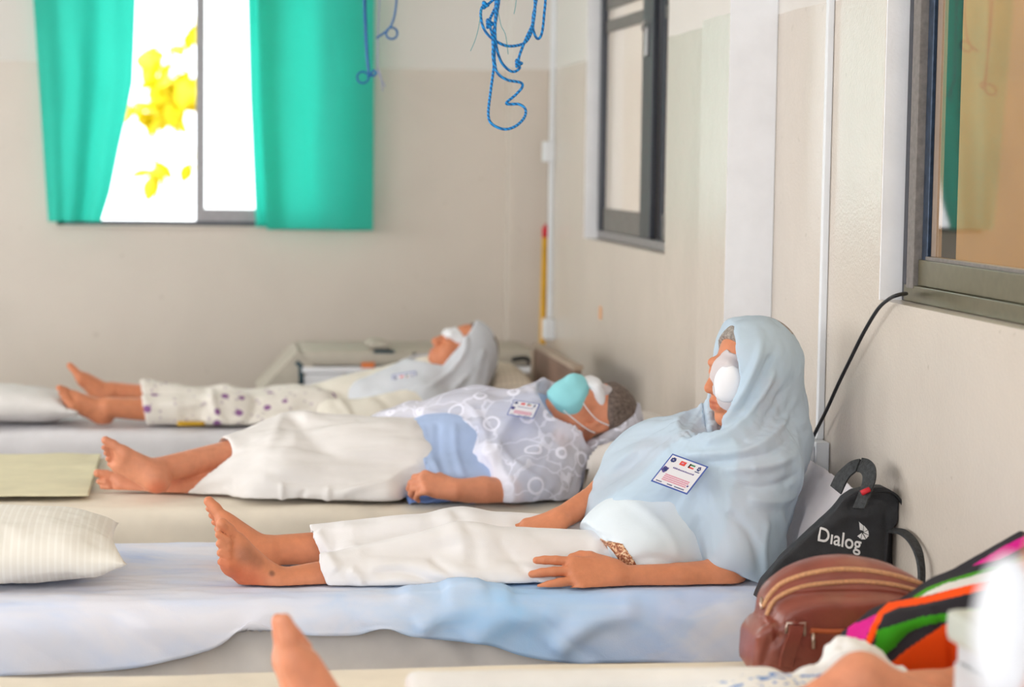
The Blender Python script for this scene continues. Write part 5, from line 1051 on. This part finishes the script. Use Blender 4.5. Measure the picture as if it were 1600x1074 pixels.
# silver stretcher folded behind the farthest bed
def stretcher():
    y0, y1 = 8.42, 8.86; t = thing('stretcher', (.75, 8.64, 0), 'silver grey padded stretcher with a tilted end section behind the farthest bed', 'stretcher')
    M_pad = simple('beige grey vinyl pad', (186, 178, 164), .4, .45, var=.05); M_sil = simple('silver painted steel', (236, 236, 240), .3, .5, 0, var=.03); M_blue = simple('blue grey plate', (212, 220, 232), .35, .5, 0); M_teal = simple('dark teal plastic', (44, 72, 84), .5)
    A = lambda x, y, Y=y0: at(x, y, Y=Y); xl, xr = A(471, 570)[0], A(838, 570)[0]; zp = A(600, 573)[2]; zt = at(600, 546, Y=y1)[2]; zm = A(600, 583)[2]
    MB().box((xl, y0, zp), (xr, y1, zp + .065), bev=.022).build('pad', M_pad, t, True)
    MB().box((xl, y0 - .01, zm), (xr, y0 + .02, zp - .001), bev=.006).box((xl, y1 - .03, zm), (xr, y1, zp - .001), bev=.006).box((xl, y0, zm + .01), (xr, y1, zp - .004)).build('side_rail', M_sil, t)
    xq = A(537, 600)[0]
    MB().box((xl + .01, y0, zm - .10), (xq, y0 + .02, zm - .001), bev=.004).build('side_panel', M_sil, t); MB().box((xq + .006, y0 + .006, zm - .075), (xr - .05, y0 + .026, zm - .001), bev=.004).build('side_panel', M_blue, t)
    bx0, bx1 = A(572, 550)[0], A(612, 550)[0]
    g = Vol((bx0 - .04, y0 - .02, zp + .0), (bx1 + .04, y0 + .26, zp + .13), .005); g.extr([(bx0 + .02, zp + .068), (bx0 + .005, A(573, 540)[2]), (bx0 + .03, A(580, 534)[2]), (bx1 - .02, A(600, 535)[2]), (bx1 + .005, A(612, 546)[2]), (bx1, zp + .068)], y0 + .005, y0 + .22, .012, 0); P_, F_ = g.surf(); mesh('head_cushion', relax(P_, F_, 2), F_, M_pad, t)
    MB().box((bx0 + .03, y0 - .003, zp + .052), (bx1 + .01, y0 + .006, zp + .064), bev=.002).build('cushion_edge', M_teal, t)
    # tilted end section
    d = A(409, 607) - A(462, 552); n = unit(np.cross(d, V(0, 1, 0))); n = n if n[2] > 0 else -n; p0, p1 = A(466, 548), A(404, 615); b = MB(); th = .085
    b.prism([p0, p1, p1 - n*th, p0 - n*th], V(0, 1, 0), y1 - y0); b.build('tilted_pad', M_pad, t); b = MB(); b.prism([p0 - n*(th + .001) + V(0, .01, 0), p1 - n*(th + .001) + V(0, .01, 0), p1 - n*(th + .03) + V(0, .01, 0), p0 - n*(th + .03) + V(0, .01, 0)], V(0, 1, 0), y1 - y0 - .03); b.build('tilted_frame', M_teal, t)
    MB().box((A(455, 600)[0], y0 + .03, A(455, 612)[2] - .05), (xl + .005, y0 + .06, A(460, 572)[2]), bev=.004).build('hinge_bracket', M_blue, t); MB().tube([A(463, 566), A(470, 572), A(471, 600)], .010, 8).build('hinge', M_teal, t, True)
    MB().box((A(564, 570)[0], y0 - .0125, A(564, 575)[2]), (A(585, 570)[0], y0 - .0102, A(564, 566)[2])).build('sticker', simple('orange sticker', (236, 132, 72), .5), t, label='orange sticker')
    MB().tube(spline([A(800, 562), A(822, 560), A(832, 572), A(838, 584)], 5), .009, 8).build('release_lever', M_rubber, t, True, label='black release lever'); MB().tube([A(646, 552, y0 - .01), A(653, 560, y0 - .01)], .007, 6).build('strap_end', M_rubber, t, True)
    for x in (xl + .12, xr - .12):
        for y in (y0 + .06, y1 - .06): MB().tube([(x, y, zm), (x, y, .10)], .016, 10).tube([(x, y - .012, .05), (x, y + .012, .05)], .05, 16).build('leg', M_sil, t, True)
stretcher()

a_, b_ = at(276, 668, Y=7.37), at(322, 669, Y=7.37); g = Vol(a_ - .05, b_ + V(.05, .05, .05), .003); g.cap(V(a_[0] + .012, 7.37, .5205), V(b_[0] - .012, 7.37, .5205), .012, .010, 0, flat=(V(0, 0, 1), .75)); P_, F_ = g.surf()
tag(mesh('yellow_pouch', relax(P_, F_, 2), F_, simple('mustard yellow', (214, 168, 40), .6)), 'small mustard yellow pouch lying under the flowered trousers on the farthest bed', 'pouch')

# wall fittings
M_pvc = simple('white plastic trunking', (236, 238, 242), .45, .4, var=.02)
t = thing('conduit', (W, 8.875, 1.0), 'white cable conduit with two junction boxes in the far corner by the yellow pole', 'conduit')
MB().box((W - .020, 8.866, .72), (W - .001, 8.886, ZC - .005), bev=.003).build('trunking', M_pvc, t)
for y in (237, 514): q = at(858, y, X=W - .02); MB().box((W - .045, q[1] - .035, q[2] - .042), (W - .0005, q[1] + .035, q[2] + .042), bev=.005).build('junction_box', M_pvc, t)
t = thing('conduit', (W, 4.935, 1.0), 'white cable conduit running down the near wall beside the pilaster', 'conduit'); MB().box((W - .016, 4.925, .775), (W - .001, 4.945, ZC - .005), bev=.002).build('trunking', M_pvc, t)
t = thing('wall_socket', (W, 4.92, .72), 'white wall socket box below the near conduit, behind the sitting woman', 'socket'); MB().box((W - .034, 4.875, .665), (W - .001, 4.985, .775), bev=.004).build('socket_box', M_pvc, t); MB().box((W - .042, 4.885, .675), (W - .0345, 4.975, .765), bev=.003).build('face_plate', M_pvc, t)
for dy, dz in ((0, .025), (-.018, -.012), (.018, -.012)): MB().box((W - .0428, 4.927 + dy, .714 + dz), (W - .0421, 4.935 + dy, .724 + dz)).build('pin_hole', M_rubber, t)
cp = [(1416, 459), (1404, 461), (1390, 467), (1372, 483), (1350, 519), (1330, 559), (1310, 600), (1292, 640), (1276, 672), (1264, 698), (1258, 712)]
t = thing('power_cable', (1.4, 4.8, .72), 'black power cable hanging from the near window corner down to the socket', 'cable'); MB().tube(spline([at(a, b, X=W - .026 if i else W + .03) for i, (a, b) in enumerate(cp)], 6), .0042, 8).build('cord', M_rubber, t, True)
q = at(1257, 715, X=W - .026); MB().box((q[0] - .012, q[1] - .016, q[2] - .026), (q[0] + .010, q[1] + .016, q[2] + .022), bev=.006).build('plug', M_rubber, t)
t = thing('pole', at(848, 545, Y=8.93) * V(1, 1, 0), 'yellow pole with a red cap standing in the far corner', 'pole'); a, b_ = at(852.5, 350, Y=8.93), at(847, 548, Y=8.93); e = (b_ - a)/np.linalg.norm(b_ - a); ft = b_ + e*(b_[2]/-e[2]) + V(0, 0, .002)
MB().tube([a + e*.055, ft], .0135, 12).build('shaft', simple('yellow painted pole', (226, 170, 42), .4, .5), t, True); MB().tube([a, a + e*.012, a + e*.015, a + e*.056], [.005, .006, .0145, .0145], 12).build('cap', simple('red plastic cap', (216, 34, 50), .4, .5), t, True)
q = at(938, 489, X=W); tag(MB().box((W - .0015, q[1] - .03, q[2] - .024), (W - .0003, q[1] + .02, q[2] + .024), bev=.0005).build('paint_mark', simple('orange mark', (232, 170, 120), .6)), 'small orange mark on the wall below the far right window', 'mark')

# blue cords hanging from ceiling hooks
def rope_mat():
    m, t, b, o = nt('blue twisted nylon cord'); wv = nd(t, 'ShaderNodeTexWave'); wv.bands_direction = 'DIAGONAL'; wv.inputs['Scale'].default_value = 55; wv.inputs['Distortion'].default_value = 1.5; t.links.new(pos(t), wv.inputs['Vector'])
    t.links.new(ramp(t, wv.outputs['Fac'], [(.2, lin(0, 92, 160)), (.7, lin(10, 150, 226))]), b.inputs['Base Color']); b.inputs['Roughness'].default_value = .45; bump(t, b, wv.outputs['Fac'], .6, .003); return m
M_rope = rope_mat(); M_strand = simple('teal frayed strand', (30, 150, 160), .5); M_rope2 = simple('dark blue cord', (36, 104, 168), .5, var=.1, scale=40)
def cords(name, label, Y, paths, hook_px, knots, strands, m, r):
    hk = at(hook_px, -10, Y=Y); t = thing(name, (hk[0], Y, ZC - .05), label, 'cord'); top = V(hk[0], Y, ZC - .06)
    for i, (pts, e0, e1) in enumerate(paths):
        P_ = [at(a, b, Y=Y + .012*math.sin(i*2.1 + k*.7)) for k, (a, b) in enumerate(pts)]
        if e0: P_ = [top + V(.004*i, 0, 0)] + [top*(1 - f_) + P_[0]*f_ for f_ in (.35, .75)] + P_
        if e1: P_ = P_ + [top*(1 - f_) + P_[-1]*f_ for f_ in (.75, .35)] + [top + V(.004*i, .005, 0)]
        MB().tube(spline(P_, 9), r, 8).build('cord', m, t, True)
    for a, b, rr in knots:
        c = at(a, b, Y=Y); k = MB(); th = np.linspace(0, 6.283, 25)[:-1]
        k.tube([c + rr*V(.62*math.cos(x) + .2*math.cos(2*x), .5*math.sin(3*x)*.6, .62*math.sin(x) - .3*math.sin(2*x)) for x in th], r*1.25, 8, closed=True); k.build('knot', m, t, True)
    for pts in strands: MB().tube(spline([at(a, b, Y=Y - .02) for a, b in pts], 6), r*.22, 5).build('frayed_strand', M_strand, t, True)
    MB().tube([(hk[0], Y, ZC - .001), (hk[0], Y, ZC - .03)] + [(hk[0] + .014*math.sin(x), Y, ZC - .045 + .015*math.cos(x)) for x in np.linspace(0, 4.6, 10)], .003, 6).build('hook', M_alu, t, True)
cords('cord_bundle', 'tangled bright blue cord hanging in loops from the ceiling, in front of the far corner', 5.15,
      [([(776, -30), (773, 60), (772, 100), (767, 140), (763, 178), (769, 194), (788, 202), (806, 197), (819, 184), (821, 171), (811, 163), (791, 162), (806, 148), (816, 136), (813, 129), (793, 125), (778, 115), (773, 98), (770, 60), (776, 25), (782, -30)], True, True),
       ([(790, -30), (768, 2), (753, 12), (752, 32), (759, 50), (773, 63), (794, 72), (818, 68), (829, 54), (834, 30), (836, -30)], True, True),
       ([(780, -30), (775, 20), (774, 60), (781, 92), (793, 108), (804, 112), (812, 106), (810, 99), (812, 86), (822, 60), (833, 35), (836, 10), (834, -30)], True, True),
       ([(840, -30), (833, 25), (833, 45), (839, 60), (846, 54), (850, 25), (852, -30)], True, True),
       ([(778, 5), (770, 20), (765, 36), (771, 62), (770, 84), (772, 104)], False, False)], 800, [(765, 37, .011), (810, 99, .009), (758, 8, .008)], [[(752, 14), (748, 42), (742, 64), (735, 80)], [(779, 20), (783, 40), (790, 55), (794, 85)], [(808, -20), (806, 6), (803, 22)]], M_rope, .0034)
ring = lambda x, y, r, s=0: [(x + r*math.cos(a), y + r*math.sin(a)) for a in np.linspace(s, s + 6.0, 9)]
cords('cord_bundle', 'thin dark blue cords with small loops hanging beside the teal curtain', 6.60, [([(569, -30), (570, 40), (573, 90), (576, 116)] + ring(567, 121, 9, -.4), True, False), ([(571, -30), (573, 60), (577, 112), (584, 110), (588, 114), (583, 119), (578, 116)], True, False), ([(620, -30), (618, 15), (612, 38), (606, 46)] + ring(612, 52, 9, 3.6), True, False), ([(607, 47), (598, 53), (588, 60)], False, False)], 590, [(578, 117, .007)], [], M_rope2, .0032)
cords('cord_bundle', 'single pale thread hanging beside the dark blue cords', 6.75, [([(594, -30), (591, 50), (590, 105), (595, 122), (602, 136)], True, False), ([(591, 108), (596, 124), (598, 143)], False, False)], 596, [], [], simple('pale lilac cord', (150, 150, 186), .6), .0016)

# tree outside the back window: yellow sunlit leaves
M_leaf = simple('yellow leaf', (252, 232, 40), .5, .3, var=.05); M_bark = simple('pale bark', (196, 176, 130), .8)
def tree():
    Yt = 12.6; b0 = at(311, 400, Y=Yt); t = thing('tree', (b0[0], Yt, 0), 'yellow leaved tree outside the open half of the back window', 'tree')
    MB().tube([(b0[0], Yt, 0), (b0[0] + .004, Yt, 1.2), (b0[0], Yt, 3.2)], [.024, .02, .016], 10).build('trunk', M_bark, t, True)
    s = np.linspace(0, 1, 7); vs = []; fs = []
    for i, u in enumerate(s):
        w_ = .30*math.sin(math.pi*min(u*.96 + .04, 1))**.8; vs += [(u, -w_, .10*math.sin(u*2.6) + .05), (u, 0, .10*math.sin(u*2.6)), (u, w_, .10*math.sin(u*2.6) + .05)]
    for i in range(6): a = i*3; fs += [(a, a + 3, a + 4, a + 1), (a + 1, a + 4, a + 5, a + 2)]
    proto = mesh('leaf', np.array(vs), fs, M_leaf); md = proto.modifiers.new('th', 'SOLIDIFY'); md.thickness = .012; COL.objects.unlink(proto); first = True; r_ = random.Random(3)
    cl = [(252, 92, 16, 9), (262, 125, 20, 16), (272, 155, 18, 14), (285, 130, 14, 8), (266, 178, 9, 7), (236, 84, 9, 5), (297, 150, 7, 5), (212, 168, 10, 5), (224, 182, 9, 3), (243, 258, 9, 5), (240, 275, 7, 3), (302, 42, 5, 3), (300, 255, 4, 2)]
    for x, y, sp, n in cl:
        for k in range(n):
            q = at(x + r_.gauss(0, sp*.6), y + r_.gauss(0, sp*.6), Y=Yt + r_.uniform(-.12, .12)); o = proto if first else proto.copy(); first = False; link(o, t)
            o.matrix_parent_inverse = Matrix.Identity(4); o.location = Vector(q) - t.location; sc = r_.uniform(.12, .19); o.scale = (sc, sc, sc); o.rotation_euler = (r_.uniform(-1, 1), r_.uniform(.2, 1.4), r_.uniform(0, 6.28))
    tw = MB()
    for x, y, sp, n in cl: a = at(x, y, Y=Yt); tw.tube(spline([(b0[0], Yt, a[2] + .10), (a[0]*.4 + b0[0]*.6, Yt, a[2] + .08), a], 4), .0025, 5)
    tw.build('twig', M_leaf, t, True)
tree()
S(MB().box((-8, YB + .21, -.12), (12, 30, -.02)).build('ground', simple('pale outdoor ground', (214, 206, 190), .9)))


# ------------------------------------------------------------------ pillows give way under the heads and backs that rest on them
from mathutils.bvhtree import BVHTree
def tree_of(roots):
    vs, fs, n = [], [], 0
    for r_ in roots:
        for o in [r_] + list(r_.children):
            me = o.data
            if me is None or not len(me.polygons): continue
            vs += [v.co.copy() for v in me.vertices]; fs += [[i + n for i in p.vertices] for p in me.polygons]; n += len(me.vertices)
    return BVHTree.FromPolygons(vs, fs)
def settle(pil, roots, d, gap=.005, xmax=None):
    """push the pillow out of the bodies along d (unit axis), as a load would"""
    bv = tree_of(roots); d = Vector(d)
    for v in pil.data.vertices:
        best = None
        for e in ((0, 0), (.012, 0), (-.012, 0), (0, .012), (0, -.012)):
            sd = Vector((0, e[0], e[1])) if abs(d.x) > .5 else (Vector((e[0], 0, e[1])) if abs(d.y) > .5 else Vector((e[0], e[1], 0)))
            h = bv.ray_cast(v.co + sd + d*.8, -d, 1.6)
            if h[0] is not None: q = h[0].dot(d) + gap; best = q if best is None else max(best, q)
        if best is not None and v.co.dot(d) < best: v.co = v.co + d*(best - v.co.dot(d))
        if xmax and v.co.x > xmax - .06: v.co.x = xmax - .06*math.exp(-(v.co.x - xmax + .06)/.06)     # squashed against the wall
def floor_at(pil, z):
    for v in pil.data.vertices: v.co.z = max(v.co.z, z)
settle(PIL_MASK, [W_MASK], (0, 0, -1), .012); floor_at(PIL_MASK, .5085)
settle(PIL_FAR, [W_FLOWER], (0, 0, -1), .012); floor_at(PIL_FAR, .5085)
settle(PIL_FOOT, [W_FLOWER], (0, 0, -1), .010); floor_at(PIL_FOOT, .5085)
settle(PIL_UP, [W_UP], (1, 0, 0), .022, W - .046); settle(PIL_UP, [BAG], (0, 1, 0), .014); floor_at(PIL_UP, .5215)
settle(SHEET, [W_UP, BAG], (0, 0, -1), .006)
